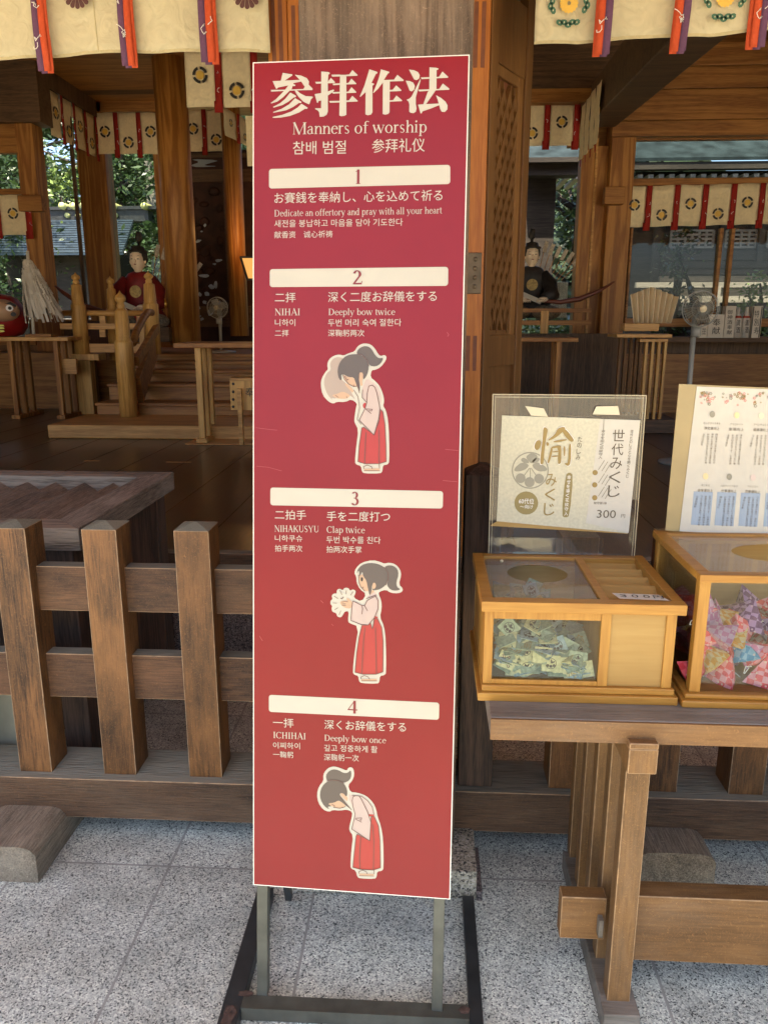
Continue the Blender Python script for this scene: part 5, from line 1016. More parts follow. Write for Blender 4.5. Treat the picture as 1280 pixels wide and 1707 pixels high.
# carved panel wall
cp=thing('carved_panel_wall','dark lacquered carved panel wall with painted pale reflections behind the round pillars','wall',(at(345,400,Y=10.9).x,10.9,FZ))
pxbox(MB(),290,250,440,640,10.92,.12).build('carved_face',M['carved'],cp)
g=MB(); 
for r_ in ((300,255,420,262),(300,282,420,303),(300,303,312,520),(376,303,384,520),(300,510,420,545)): pxbox(g,*r_,10.88,.06)
g.build('panel_frame',M['darkin'],cp,bevel=.004)
pl=vplane(10.87); g=MB(); g2=random.Random(5)
def blob(cx,cy,rx,ry): 
    n_=9; return [(cx+rx*(1+g2.uniform(-.5,.4))*math.cos(6.283*i/n_),cy+ry*(1+g2.uniform(-.5,.4))*math.sin(6.283*i/n_)) for i in range(n_)]
for cx,cy,rx,ry in ((333,490,4,4),(345,491,6,4),(341,504,5,4),(332,514,4,3),(334,527,2,2),(337,532,4,3),(331,402,6,3),(340,460,8,4),(353,478,6,4),(360,475,4,6),(367,508,4,7),(336,386,3,2),(342,376,3,3),(365,434,6,3),(352,520,6,7),(358,440,4,2),(325,476,3,3)):
    g.poly([pl.w(*pl.uv(x,y),0) for x,y in smoothpoly(blob(cx,cy,rx*.9,ry*.9),1)])
g.build('reflection_patch',flat('reflection_patch',(.36,.39,.42),.3,var=.3,vs=8),cp)  # pale patches painted for reflections on the dark panel
g=MB(); g.poly([pl.w(*pl.uv(x,y),.002) for x,y in smoothpoly([(316,265),(368,267),(350,272),(338,276),(368,277),(330,279),(316,276),(335,270)],1)]); g.build('cloud_inlay',flat('pale_blue_inlay',(.30,.34,.38),.4),cp)
for i in range(7):
    pass
rl_=MB()   # relief carving
for i in range(26):
    x=g2.uniform(316,374); y=g2.uniform(310,500); c=at(x,y,Y=10.9); rl_.ball(c,g2.uniform(.03,.09),1,.35,g2.uniform(.5,1.3),10)
rl_.build('relief_carving',M['carved'],cp,smooth=True)
# round pillars
def round_pillar(label,xc_top,y_top,xc_bot,y_bot,r_px,Y):
    c=at((xc_top+xc_bot)/2,(y_top+y_bot)/2,Y=Y); rr=r_px*Y*.99/1300; zb=at(xc_bot,y_bot,Y=Y).z
    return tag(MB().lathe([(rr,max(zb,FZ)),(rr,3),(rr,4.3)],(c.x,Y,0),32).build('round_pillar',M['inZ'],smooth=True),label,'pillar')
round_pillar('thick round cypress pillar with cathedral grain behind the stair railing',287,100,305,575,25.5,9.2)
round_pillar('thinner round cypress pillar carrying the lit wall lantern beside the sign',392,280,396,560,15,10.4)
round_pillar('round cypress pillar of the hall hidden behind the sign',560,280,560,560,25,9.6)
# altar platform and stairs
YA=8.6
def zrow(px,py,Y): return at(px,py,Y=Y).z
zk=[zrow(300,672,7.40),zrow(300,640,7.72),zrow(300,617,8.03),zrow(300,602,8.32),zrow(300,590,8.60)]
st=thing('altar_stairs','wide cypress steps rising to the altar floor behind the railing','stairs',(-1.2,7.6,FZ))
xl_=at(163,690,Y=7.4).x; base=MB().box(at(80,720,Y=6.6).x,.75,6.6,7.4,FZ,zrow(80,708,6.6)).build('base_board',M['railX'],st,bevel=.01)
zp=FZ
for i,z in enumerate(zk):
    y0=7.40+[0,.32,.63,.92,1.2][i]; y1=y0+.36 if i<4 else y0+.3
    MB().box(xl_,.75,y0,y1,FZ,z-.03).box(xl_-.01,.75,y0-.02,y1,z-.03,z).build('step',M['inX'],st,bevel=.006)
za=zk[-1]
struct(MB().box(-6.4,6.4,8.9,11.0,FZ,za-.002).box(-3.1,xl_,8.25,8.9,za-.09,za-.004).build('altar_floor',M['inX']))
one('verandah_panel','boarded panel below the altar platform left of the stairs','wall',M['brownZ'],100,598,163,690,8.55,.05)
# newels and railing
RG=thing('altar_railing','cypress stair railing with four onion-topped newel posts before the altar','railing',(at(180,600,Y=8).x,8.1,FZ))
def newel(xp,ytop,ybot,Y,wpx,label=None):
    c=at(xp,(ytop+ybot)/2,Y=Y); z1=at(xp,ytop,Y=Y).z; z0=at(xp,ybot,Y=Y).z; r0=wpx/2*Y/1300; h=z1-z0
    pf=[(r0,0),(r0,.60),(r0*.98,.605),(r0*.86,.615),(r0*.80,.63),(r0*.82,.645),(r0*.76,.65),(r0*.82,.665),(r0*.80,.67),(r0*.70,.84),(r0*.66,.848),(r0*.50,.853),(r0*.40,.87),(r0*.46,.885),(r0*.40,.895),(r0*.34,.905),(r0*.56,.925),(r0*.60,.94),(r0*.50,.96),(r0*.22,.975),(r0*.10,.99),(.002,1.0)]
    return MB().lathe([(r_,z0+h*t_) for r_,t_ in pf],(c.x,Y,0),24).build('newel_post',M['rail'],RG,smooth=True)
newel(208,484,697,7.25,30); newel(132,454,590,8.3,24); newel(189,460,600,8.75,21); newel(252,452,590,8.3,25)
g=MB(); pxbox(g,128,600,154,691,8.32,.12); pxbox(g,120,590,165,601,8.25,.2); g.build('support_block',M['rail'],RG,bevel=.006)
g=MB()
pr_=[at(100,522,Y=8.35),at(248,522,Y=8.35)]; g.tube([pr_[0],pr_[1]],.030,10); g.build('top_rail',M['railX'],RG,smooth=True)
g=MB(); pxbox(g,100,539,262,549,8.33,.05); pxbox(g,140,573,262,588,8.31,.06)
for x in (166,228): pxbox(g,x,526,x+10,540,8.34,.03); pxbox(g,x,549,x+10,562,8.34,.03)
g.build('lower_rail',M['railX'],RG,bevel=.004)
g=MB(); c0=at(253,521,Y=8.2); c1=at(247,520,Y=8.05); c2=at(240,529,Y=7.9); c3=at(228,552,Y=7.6); c4=at(222,572,Y=7.4); g.tube([c0,c1,c2,c3,c4],.036,10); g.build('hand_rail',M['inX'],RG,smooth=True)
g=MB(); g.bar(at(262,546,Y=8.3),at(228,603,Y=7.4),.05,.09); g.bar(at(257,574,Y=8.3),at(232,650,Y=7.4),.06,.26); g.build('stair_string',M['inX'],RG,bevel=.004)
for p0_,p1_ in (((237,545),(237,608)),):
    g=MB(); g.bar(at(238,540,Y=7.95),at(240,608,Y=7.95),.05,.05); g.build('baluster',M['rail'],RG)
# ---- tables inside
def slat_table(label,x0,x1,ytop,ybot,Yf,dep,legs,mat,matx,stub=None,name='offering_table'):
    z1=at((x0+x1)/2,ytop,Y=Yf).z; a=at(x0,ytop,Y=Yf).x; b_=at(x1,ytop,Y=Yf).x; t=thing(name,label,'table',((a+b_)/2,Yf+dep/2,FZ))
    MB().box(a,b_,Yf,Yf+dep,z1-.038,z1).build('table_top',matx,t,bevel=.004)
    for lx in legs:
        c=at(lx,ybot,Y=Yf+.05); 
        for j in range(3): MB().box(c.x-.02,c.x+.03,Yf+.05+j*dep*.3,Yf+.05+j*dep*.3+.05,FZ+.04,z1-.038).build('leg',mat,t,bevel=.003)
        MB().box(c.x-.04,c.x+.05,Yf+.02,Yf+dep,FZ,FZ+.04).build('foot_beam',mat,t,bevel=.003)
    if stub:
        g=MB(); pxbox(g,*stub,Yf+.12,.04); g.build('stretcher_tenon',matx,t,bevel=.003)
    return t,z1
tL,zL=slat_table('low cypress offering table carrying the daruma and streamer wand at far left',-120,113,562,690,7.9,.55,(28,103),M['inZ'],M['railX'],(92,598,128,624))
tR,zR=slat_table('plain cypress offering table in front of the altar steps beside the sign',289,520,572,738,6.35,.5,(337,500),M['rail'],M['inX'])
struct(MB().box(at(308,742,Z=FZ).x,at(560,742,Z=FZ).x,6.3,6.95,FZ+.002,FZ+.008).build('floor_mat',M['railX']))
tR2,zR2=slat_table('dark cypress table below the doll behind the lattice door',850,964,563,690,7.6,.5,(925,860),M['inZ'],M['inX'])
# small donation box with a character
sb=thing('donation_box','small wooden offering box on legs lettered in black beside the sign','offering box',(at(405,700,Y=6.2).x,6.3,FZ)); g=MB(); pxbox(g,384,633,470,684,6.1,.3); g.build('box_body',M['rail'],sb,bevel=.003)
g=MB(); pxbox(g,383,630,472,635,6.08,.34); g.build('box_rim',M['railX'],sb,bevel=.002)
g=MB(); pxbox(g,397,648,404,742,6.06,.04); pxbox(g,455,648,462,742,6.06,.04); g.build('leg',M['railX'],sb,bevel=.002)
v3=vplane(6.098); g=MB(); ptext(g,v3,'奉',410,661,424,661,15,0,.001); ptext(g,v3,'納',434,661,448,661,15,0,.001); g.build('painted_character',M['ink'],sb)
g=MB()
for y in (640,653,666,678): g.ball(at(389,y,Y=6.1),.011,1,.5,1,8)
g.build('nail_head',M['ink'],sb)
# floor marks
for x0,x1,y in ((140,166,769),(277,320,771)): struct(MB().box(at(x0,y,Z=FZ).x,at(x1,y,Z=FZ).x,at(x0,y,Z=FZ).y,at(x0,y,Z=FZ).y+.02,FZ+.002,FZ+.004).build('floor_tape',M['railX']))
# ------------------------------------------------------------ OFFERTORY BOX (grey, herringbone slats)
OB=thing('offertory_box','big grey weathered offertory box with slanting slats behind the left fence','offertory box',(-2.1,2.78,0)); zo=.928
xa,xb,ya,yb=-3.4,-1.085,2.30,3.24
g=MB(); rw=.115
def mit(c0,c1,i0,i1): g.hexa([(c0[0],c0[1],zo-.075),(c1[0],c1[1],zo-.075),(i1[0],i1[1],zo-.075),(i0[0],i0[1],zo-.075),(c0[0],c0[1],zo),(c1[0],c1[1],zo),(i1[0],i1[1],zo),(i0[0],i0[1],zo)])
mit((xa,ya),(xb,ya),(xa+rw,ya+rw),(xb-rw,ya+rw)); mit((xb,yb),(xa,yb),(xb-rw,yb-rw),(xa+rw,yb-rw)); pieces(g,'top_rim',M['greyX'],OB,bevel=.004)
g=MB(); mit((xb,ya),(xb,yb),(xb-rw,ya+rw),(xb-rw,yb-rw)); mit((xa,yb),(xa,ya),(xa+rw,yb-rw),(xa+rw,ya+rw)); pieces(g,'top_rim',M['greyY'],OB,bevel=.004)
g=MB(); g.box(xa+.06,xb-.06,yb-.08,yb-.04,.15,zo-.075).box(xb-.08,xb-.045,ya+.06,yb-.06,.15,zo-.075).box(xa+.06,xb-.06,ya+.05,ya+.09,.20,zo-.075); g.build('side_panel',M['boxdark'],OB)
g=MB()
for x in (xb-.13,xb-1.0,xa+.05): g.box(x,x+.09,yb-.12,yb-.02,0,zo-.074).box(x,x+.09,ya+.03,ya+.12,0,zo-.074)
pieces(g,'corner_leg',M['boxdark'],OB,bevel=.004)
g=MB()
for i in range(17):
    x=xb-rw-.115-i*.122; y0_,y1_=ya+rw-.01,yb-rw+.01
    g.hexa([(x,y0_,zo-.045),(x+.098,y0_,zo-.112),(x+.098,y1_,zo-.112),(x,y1_,zo-.045),(x+.008,y0_,zo-.026),(x+.106,y0_,zo-.094),(x+.106,y1_,zo-.094),(x+.008,y1_,zo-.026)])
g.box(xa+.1,xb-.1,ya+.1,yb-.1,zo-.16,zo-.145)
g.build('slat_grille',M['greyY'],OB,bevel=.002)
MB().box(-2.6,-1.30,2.26,2.30,.04,.40).build('front_board',flat('pale_green_grey_board',(.30,.29,.21),.7,var=.25,vs=6),OB)
# ------------------------------------------------------------ DARUMA and streamer wand
c=at(12,556,Y=8.1); rD=.27
DR=thing('daruma_doll','round red daruma doll with black eyes on the far left table','doll',(c.x,8.1,zL)); 
MB().lathe([(.14,0),(.22,.02),(.27,.10),(.285,.18),(.265,.26),(.24,.32),(.20,.38),(.13,.42),(.03,.435)],(c.x-.06,8.15,zL),28).build('body',flat('daruma_red',(.30,.012,.010),.35,var=.15,vs=10),DR,smooth=True)
MB().ball((c.x-.03,7.93,zL+.26),.15,1.2,.95,.78,22).build('face',flat('daruma_face',(.50,.30,.17),.5),DR,smooth=True)
yy=7.782; g=MB(); ex=c.x-.03
g.poly([(ex+.085+.035*math.cos(a*.45),yy+.015,zL+.285+.032*math.sin(a*.45)) for a in range(14)],0); g.poly([(ex-.06+.035*math.cos(a*.45),yy,zL+.285+.032*math.sin(a*.45)) for a in range(14)],0)
g.poly([(ex+.088+.017*math.cos(a*.45),yy+.008,zL+.285+.017*math.sin(a*.45)) for a in range(14)],1); g.poly([(ex-.055+.017*math.cos(a*.45),yy-.004,zL+.285+.017*math.sin(a*.45)) for a in range(14)],1)
g.poly([(ex+.045,yy+.006,zL+.33),(ex+.10,yy+.014,zL+.345),(ex+.15,yy+.03,zL+.315),(ex+.145,yy+.03,zL+.295),(ex+.09,yy+.014,zL+.320)],1); g.poly([(ex-.03,yy,zL+.33),(ex-.09,yy,zL+.345),(ex-.14,yy+.02,zL+.315),(ex-.08,yy,zL+.32)],1)
g.poly([(ex+.115+.026*math.cos(a*.45),yy+.022,zL+.225+.022*math.sin(a*.45)) for a in range(14)],1)
g.build('painted_face',[M['whiteprint'],M['ink']],DR)
g=MB(); 
for z in (.06,.09,.115): g.poly([(c.x-.07+dx_,7.845-.01,zL+z+dz) for dx_,dz in ((-.06,0),(-.02,.014),(.05,.008),(.06,-.006),(0,-.012))])
g.build('gold_brushmark',flat('gold_green_paint',(.75,.72,.12),.4),DR)
DR.rotation_euler=(0,0,.48)
WN=thing('paper_streamer_wand','white paper streamer wand standing on the far left table in front of the post','streamer wand',(at(47,560,Y=7.95).x,8.0,zL))
cx=at(60,480,Y=8.0).x; zt_=at(48,418,Y=8.0).z; g=MB(); g.tube([(at(47,480,Y=8).x,8.02,zL),(at(47,440,Y=8).x,8.02,zt_)],.016,8).build('handle',flat('pale_stick',(.72,.66,.52),.6),WN,smooth=True)
MB().box(at(38,560,Y=7.9).x,at(82,560,Y=7.9).x,7.95,8.1,zL,zL+.03).build('stand_base',M['inX'],WN,bevel=.004)
g=MB(); g3=random.Random(9); sx0=at(47,435,Y=8).x
for i in range(520):
    tier=g3.random(); a=g3.uniform(0,6.283); ztop=zt_-.10-.40*tier*tier**.3; rad=.04+.125*tier; lean=.09*tier
    x=sx0+lean+rad*math.cos(a)*1.05; y=8.0+rad*math.sin(a)*.7; L_=g3.uniform(.14,.22); w_=.013; fl=g3.uniform(.15,.45)
    ta=a+math.pi/2+g3.uniform(-.8,.8); tx_,ty_=math.cos(ta)*w_,math.sin(ta)*w_; ox_,oy_=math.cos(a)*fl*L_*.5+.03,math.sin(a)*fl*L_*.3
    p=[(x-ox_*.5,y-oy_*.5,ztop+.02),(x,y,ztop-L_*.35),(x+ox_*.6,y+oy_*.6,ztop-L_*.7),(x+ox_,y+oy_,ztop-L_)]
    for q0,q1 in zip(p[:-1],p[1:]): g.poly([(q0[0]-tx_,q0[1]-ty_,q0[2]),(q0[0]+tx_,q0[1]+ty_,q0[2]),(q1[0]+tx_,q1[1]+ty_,q1[2]),(q1[0]-tx_,q1[1]-ty_,q1[2])])
g.build('paper_streamers',flat('white_paper',(.62,.55,.45),.8),WN)
# ------------------------------------------------------------ guardian dolls
def guardian(label,xp,yhead,ybase,Y,robe,s=1,bowdir=1,hat='cap'):
    c=at(xp,yhead,Y=Y); H_=at(xp,yhead,Y=Y).z-at(xp,ybase,Y=Y).z; x=c.x; zb=at(xp,ybase,Y=Y).z; t=thing('guardian_doll',label,'doll',(x,Y,zb)); u=H_
    def P_(a,b_,z): return (x+a*u,Y+b_*u,zb+z*u)
    pf=[(.32,0),(.34,.05),(.31,.14),(.25,.22),(.20,.32),(.20,.42),(.21,.52),(.19,.60),(.14,.655),(.07,.68)]
    body=MB(); body.lathe([(r_*u,z*u) for r_,z in pf],(x,Y,zb),24,0,1,.62)
    body.tube([P_(-.16,-.02,.58),P_(-.25,-.08,.44),P_(-.26,-.18,.30),P_(-.17,-.28,.24)],[.07*u,.10*u,.11*u,.09*u],12); body.tube([P_(.16,-.02,.58),P_(.25,-.08,.44),P_(.26,-.18,.30),P_(.17,-.28,.24)],[.07*u,.10*u,.11*u,.09*u],12)
    body.build('robe',robe,t,smooth=True)
    sk=flat('doll_face_paint',(.88,.70,.50),.4)
    hd=MB(); hd.lathe([(.045*u,.0),(.05*u,.03*u),(.06*u,.05*u),(.085*u,.08*u),(.10*u,.13*u),(.102*u,.18*u),(.095*u,.23*u),(.06*u,.27*u),(.01*u,.28*u)],P_(0,-.02,.655),20,0,.92,1); hd.ball(P_(0,-.125,.80),.016*u,1,1.2,1.6,8); hd.ball(P_(-.095,-.02,.80),.02*u,.5,1,1.6,8); hd.ball(P_(.095,-.02,.80),.02*u,.5,1,1.6,8)
    hd.build('head',sk,t,smooth=True)
    fc=MB()
    for sx_ in (-1,1):
        fc.poly([P_(sx_*.02,-.121,.822),P_(sx_*.04,-.119,.829),P_(sx_*.062,-.108,.822),P_(sx_*.04,-.119,.817)],0); fc.poly([P_(sx_*.02,-.118,.856),P_(sx_*.045,-.113,.865),P_(sx_*.065,-.104,.856),P_(sx_*.045,-.113,.860)],0)
    fc.poly([P_(-.022,-.121,.760),P_(0,-.124,.765),P_(.022,-.121,.760),P_(0,-.124,.752)],1); fc.build('painted_features',[M['ink'],flat('lip_red',(.35,.05,.03),.5)],t)
    hr=MB(); hr.lathe([(.085*u,.10*u),(.112*u,.15*u),(.115*u,.21*u),(.10*u,.27*u),(.05*u,.30*u),(.01*u,.305*u)],P_(0,.012,.66),18); hr.build('hair',M['ink'],t,smooth=True)
    ht=MB(); ht.lathe([(.12*u,0),(.12*u,.02*u),(.085*u,.03*u),(.08*u,.07*u),(.03*u,.085*u)],P_(0,0,.905),16); ht.tube([P_(0,.06,.94),P_(0,.07,1.08),P_(.01,.06,1.16)],[.045*u,.05*u,.03*u],8); ht.build('court_hat',M['ink'],t,smooth=True)
    hn=MB(); hn.ball(P_(.13,-.36,.235),.05*u,1.3,.8,.7,10); hn.ball(P_(-.13,-.36,.235),.05*u,1.3,.8,.7,10)
    for k_ in range(5):
        for sx_ in (-1,1): hn.tube([P_(sx_*(.15-.022*k_),-.39,.235),P_(sx_*(.14-.022*k_),-.42,.22),P_(sx_*(.13-.022*k_),-.40,.20)],.010*u,5)
    hn.build('hands',sk,t,smooth=True)
    cr=MB(); cr.lathe([(.075*u,0),(.075*u,.003)],(0,0,0),18); 
    for i,v in enumerate(cr.v): cr.v[i]=Vector(P_(0,0,0))+Vector((v.x,-.165*u-v.z-.005,v.y+.43*u))
    cr.build('chest_crest',flat('dull_gold_crest',(.30,.20,.06),.5,.3,var=.4,vs=60),t)
    sh=MB(); sh.bar(P_(-.28,-.36,.36),P_(.10,-.40,.20),.02*u,.06*u); sh.build('sceptre',flat('pale_sceptre',(.45,.40,.32),.5),t)
    kn=MB(); kn.ball(P_(-.20,-.16,.07),.17*u,1.2,.9,.6); kn.ball(P_(.20,-.16,.07),.17*u,1.2,.9,.6); kn.build('trousers',flat('brocade',(.22,.18,.13),.6,var=.6,vs=40),t,smooth=True)
    bw_=MB(); 
    if bowdir>0: pts=[P_(.10,-.34,.22),P_(.35,-.36,.20),P_(.60,-.36,.24),P_(.85,-.34,.34),P_(1.05,-.30,.46)]
    else: pts=[P_(-.15,-.34,.20),P_(-.35,-.34,.18),P_(-.62,-.32,.26),P_(-.88,-.28,.42),P_(-.98,-.26,.50)]
    bw_.tube(pts,[.018*u,.03*u,.035*u,.025*u,.01*u],8); bw_.build('bow',flat('lacquered_bow',(.16,.05,.03),.35),t,smooth=True)
    qv=MB(); ar=MB()
    for k_ in range(7):
        a=.10+k_*.055; ar.bar(P_(a,.14,.50),P_(a+.10+k_*.03,.16,.98-k_*.035),.008*u); qv.obox(P_(a+.10+k_*.03,.15,.94-k_*.035),(.05*u,.006*u,.15*u),(0,.25+k_*.07,0))
    ar.build('arrows',M['inZ'],t); qv.build('arrow_feathers',flat('arrow_feather',(.50,.42,.32),.7,var=.35,vs=50),t)
    return t
guardian('seated guardian doll in a red robe with bow and arrows behind the left railing',229,408,545,9.15,flat('red_robe',(.20,.008,.008),.6,var=.2,vs=20),bowdir=-1)
guardian('seated guardian doll in a black robe with a long bow behind the lattice door',887,402,530,9.0,flat('black_robe',(.022,.018,.016),.6,var=.4,vs=20),bowdir=1)
MB_=MB(); MB_.lathe([(.19,0),(.19,.02)],(0,0,0),20); 
gd=at(270,506,Y=9.05)
g=MB(); g.lathe([(.068,0),(.066,.012),(.03,.02),(.02,.03)],(0,0,0),24)
for i,v in enumerate(g.v): g.v[i]=gd+Vector((v.x,-v.z,v.y))
tag(g.build('gold_roundel',flat('polished_gold',(.75,.45,.10),.3,1),smooth=True),'small round gold fitting beside the thick round pillar','fitting')
# doll platforms
one('doll_platform','low dark platform under the red-robed doll','platform',M['darkin'],190,545,282,570,8.95,.6)
# ------------------------------------------------------------ fans
def fan(label,xc,yc,r_px,Y,zfoot,colm,colr,name='electric_fan',hub=M['edge']):
    c=at(xc,yc,Y=Y); r_=r_px*Y*.985/1300; t=thing(name,label,'fan',(c.x,Y,zfoot)); g=MB()
    for rr_,yo in ((1,0),(.97,-.04),(.6,-.055),(.6,.05)):
        g.tube([(c.x+r_*rr_*math.cos(2*math.pi*i/28),Y+yo,c.z+r_*rr_*math.sin(2*math.pi*i/28)) for i in range(29)],.0045 if rr_==1 else .002,5,cap=False)
    for i in range(36):
        a=2*math.pi*i/36; g.tube([(c.x+.16*r_*math.cos(a),Y-.065,c.z+.16*r_*math.sin(a)),(c.x+.6*r_*math.cos(a+.2),Y-.055,c.z+.6*r_*math.sin(a+.2)),(c.x+r_*math.cos(a+.35),Y,c.z+r_*math.sin(a+.35))],.0014,4,cap=False)
    g.build('grille',colr,t); g=MB()
    for i in range(4):
        a=2*math.pi*i/4+.4; pts=[(c.x+r_*q_*math.cos(a+da),Y-.01+dy_,c.z+r_*q_*math.sin(a+da)) for q_,da,dy_ in ((.15,-.3,0),(.6,-.62,.02),(.88,-.4,.02),(.90,.3,-.02),(.5,.5,-.02),(.15,.5,0))]; g.poly(pts)
    g.build('fan_blades',colm,t); 
    g=MB(); g.lathe([(.0,0),(r_*.20,.002),(r_*.20,.02),(r_*.14,.10)],(0,0,0),18)
    for i,v in enumerate(g.v): g.v[i]=Vector((c.x,Y-.07,c.z))+Vector((v.x,v.z,v.y))
    g.build('hub',hub,t,smooth=True); MB().tube([(c.x,Y+.04,c.z),(c.x,Y+.14,c.z)],[r_*.3,r_*.2],14).build('motor',colr,t,smooth=True)
    MB().tube([(c.x,Y+.09,c.z-.02),(c.x,Y+.06,zfoot+.03)],[.02,.016],10).tube([(c.x,Y+.04,c.z-r_*1.0),(c.x,Y+.04,c.z-r_*1.55)],.035,10).build('stand_pole',colr,t,smooth=True)
    MB().lathe([(.17,0),(.17,.015),(.04,.035)],(c.x,Y+.06,zfoot),20).build('stand_base',colr,t,smooth=True); return t
fgrey=flat('fan_plastic_grey',(.30,.29,.25),.5); fdk=clear('smoky_fan_blade',(.45,.5,.5),1,.1,.25)
fan('beige electric fan standing in front of the carved panel beside the table',363,513,17,8.9,za,flat('smoky_blade',(.20,.17,.12),.5),flat('beige_fan_plastic',(.34,.26,.16),.5),hub=flat('fan_hub_tan',(.45,.32,.16),.5))
fan('tall electric fan on a thin pole in front of the right window',1166,515,28,5.6,FZ,fdk,fgrey,hub=M['white'])
# wall lantern
ln=thing('wall_lantern','small lit wall lantern glowing at the left edge of the sign','lantern',(at(418,440,Y=9.9).x,9.9,at(418,466,Y=9.9).z)); a=at(405,430,Y=9.9); b_=at(440,430,Y=9.9); cz=at(418,466,Y=9.9).z; cx=(a.x+b_.x)/2; hw=(b_.x-a.x)/2
def pyr(s0,s1,z0,z1): return [(cx+i*s,9.9+j*s,z) for s,z in((s0,z0),(s1,z1)) for i,j in((-1,-1),(1,-1),(1,1),(-1,1))]
lm=newmat('lantern_paper_lit'); lm[3].inputs['Emission Color'].default_value=(1,.42,.08,1); lm[3].inputs['Emission Strength'].default_value=.22; lm[3].inputs['Base Color'].default_value=(.8,.6,.3,1)
MB().hexa(pyr(hw*.5,hw*.95,cz,a.z)).build('shade',lm[0],ln)
g=MB(); q0=pyr(hw*.52,hw*.98,cz,a.z)
for i in range(4): g.bar(q0[i],q0[i+4],.020); g.bar(q0[i],q0[(i+1)%4],.020); g.bar(q0[i+4],q0[4+(i+1)%4],.022)
g.box(cx-.02,cx+.02,9.9,10.35,cz-.06,cz-.02); g.build('lantern_frame',M['ink'],ln)
pt=bpy.data.lights.new('lantern_glow','POINT'); pt.energy=2.0; pt.color=(1,.5,.15); pt.shadow_soft_size=.05; po=bpy.data.objects.new('lantern_glow',pt); C.objects.link(po); po.parent=ln; po.location=(0,.05,.45)
# ------------------------------------------------------------ RIGHT PART
YR=9.0
one('square_post','broad orange cypress post between the doll bay and the right window','post',M['inZ'],1004,195,1043,760,YR-.05,.3)
one('beam_end','short beam end projecting left of the right window curtain','beam',M['inX'],1008,311,1041,340,YR-.17,.12)
ww=thing('wide_window','wide right window with cypress frame looking on the weathered shrine building','window',(at(1160,400,Y=YR).x,YR,FZ)); g=MB()
for r_ in ((1043,225,1420,232),(1043,296,1420,308),(1040,232,1048,540),(1040,531,1420,545),(1046,380,1050,531),(1193,380,1199,531),(1212,380,1218,531)): pxbox(g,*r_,YR+.02,.08)
g.build('window_frame',M['inX'],ww,bevel=.005); g=MB(); pxbox(g,1048,232,1420,296,YR+.07,.006); pxbox(g,1048,308,1420,531,YR+.07,.006); g.build('pane',M['glass'],ww)
g=MB(); 
for i,(y0,y1) in enumerate(((20,62),(62,108),(108,146),(146,198),(198,225))): pxbox(g,1020,y0+.6,1440,y1,YR-.06*i*.5+.02,.12)
tag(g.build('board_wall',M['inX'],bevel=.01),'stepped cypress boards above the right window','wall')
zt=at(1160,311,Y=YR-.03).z
small_curtain('row of white crest curtains with red ribbons across the right window',at(1039,311,Y=YR-.04),at(1371,303,Y=YR-.04),zt-at(1160,379,Y=YR-.04).z,7,first=0)
g=MB(); g.bar(at(1195,-25,Y=4.6),at(1003,180,Y=8.9),.30,.36); g.bar(at(1235,-10,Y=4.6),at(1030,195,Y=8.9),.05,.10,mi=1); tag(g.build('brace_beam',[M['darkin'],M['greyX']],bevel=.01),'thick diagonal brace beam under the right ceiling','beam')  # grey strip colours in the narrow lit face of the beam
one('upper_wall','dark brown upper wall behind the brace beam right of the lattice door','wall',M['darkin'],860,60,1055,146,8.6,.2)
one('upper_wall','brown wall strip between the lattice door bay and the right post','wall',M['inX'],950,90,1044,244,9.25,.1)
one('lintel_beam','cypress lintel above the crest curtains behind the lattice door','beam',M['inX'],850,146,1000,170,8.62,.2)
zt=at(920,170,Y=9.3).z
small_curtain('white crest curtains partly hidden by the lattice door',at(868,170,Y=8.75),at(966,170,Y=8.75),at(920,170,Y=8.75).z-at(920,243,Y=8.75).z,2,first=1)
xs=at(1001,130,Y=8.7).x
small_curtain('steep row of crest curtains seen edge-on beside the right post',(at(1002,133,Y=7.6).x,7.6,at(999,133,Y=7.6).z),(at(1002,133,Y=7.6).x,8.55,at(999,133,Y=7.6).z),at(999,133,Y=7.6).z-at(999,235,Y=7.6).z,4)
one('square_post','brown post with grooved edges left of the right window post','post',M['inZ'],956,243,1001,760,9.1,.2)
one('window_jamb','thin pale window jamb beside the grooved post','jamb',M['railX'],983,230,987,600,9.08,.03,.002)
# railing behind door
rg=thing('altar_railing','low cypress railing in front of the black-robed doll','railing',(at(930,530,Y=8.4).x,8.4,FZ)); g=MB(); pxbox(g,845,514,985,521,8.4,.05); pxbox(g,845,534,985,542,8.4,.05); g.build('rail',M['inX'],rg,bevel=.003); g=MB(); pxbox(g,901,518,914,556,8.38,.05); g.build('baluster',M['rail'],rg,bevel=.003)
one('low_wall','dark panel wall below the right railing','wall',M['darkinZ'],845,556,1040,700,8.5,.1)
one('low_wall','dark boarded wall under the right window shelf','wall',M['darkinZ'],1030,570,1440,700,YR+.0,.1)
sh=one('window_shelf','dark shelf below the right window carrying boxes and bottles','shelf',M['darkin'],1095,562,1440,571,8.55,.45)
zs=at(1200,563,Y=8.55).z
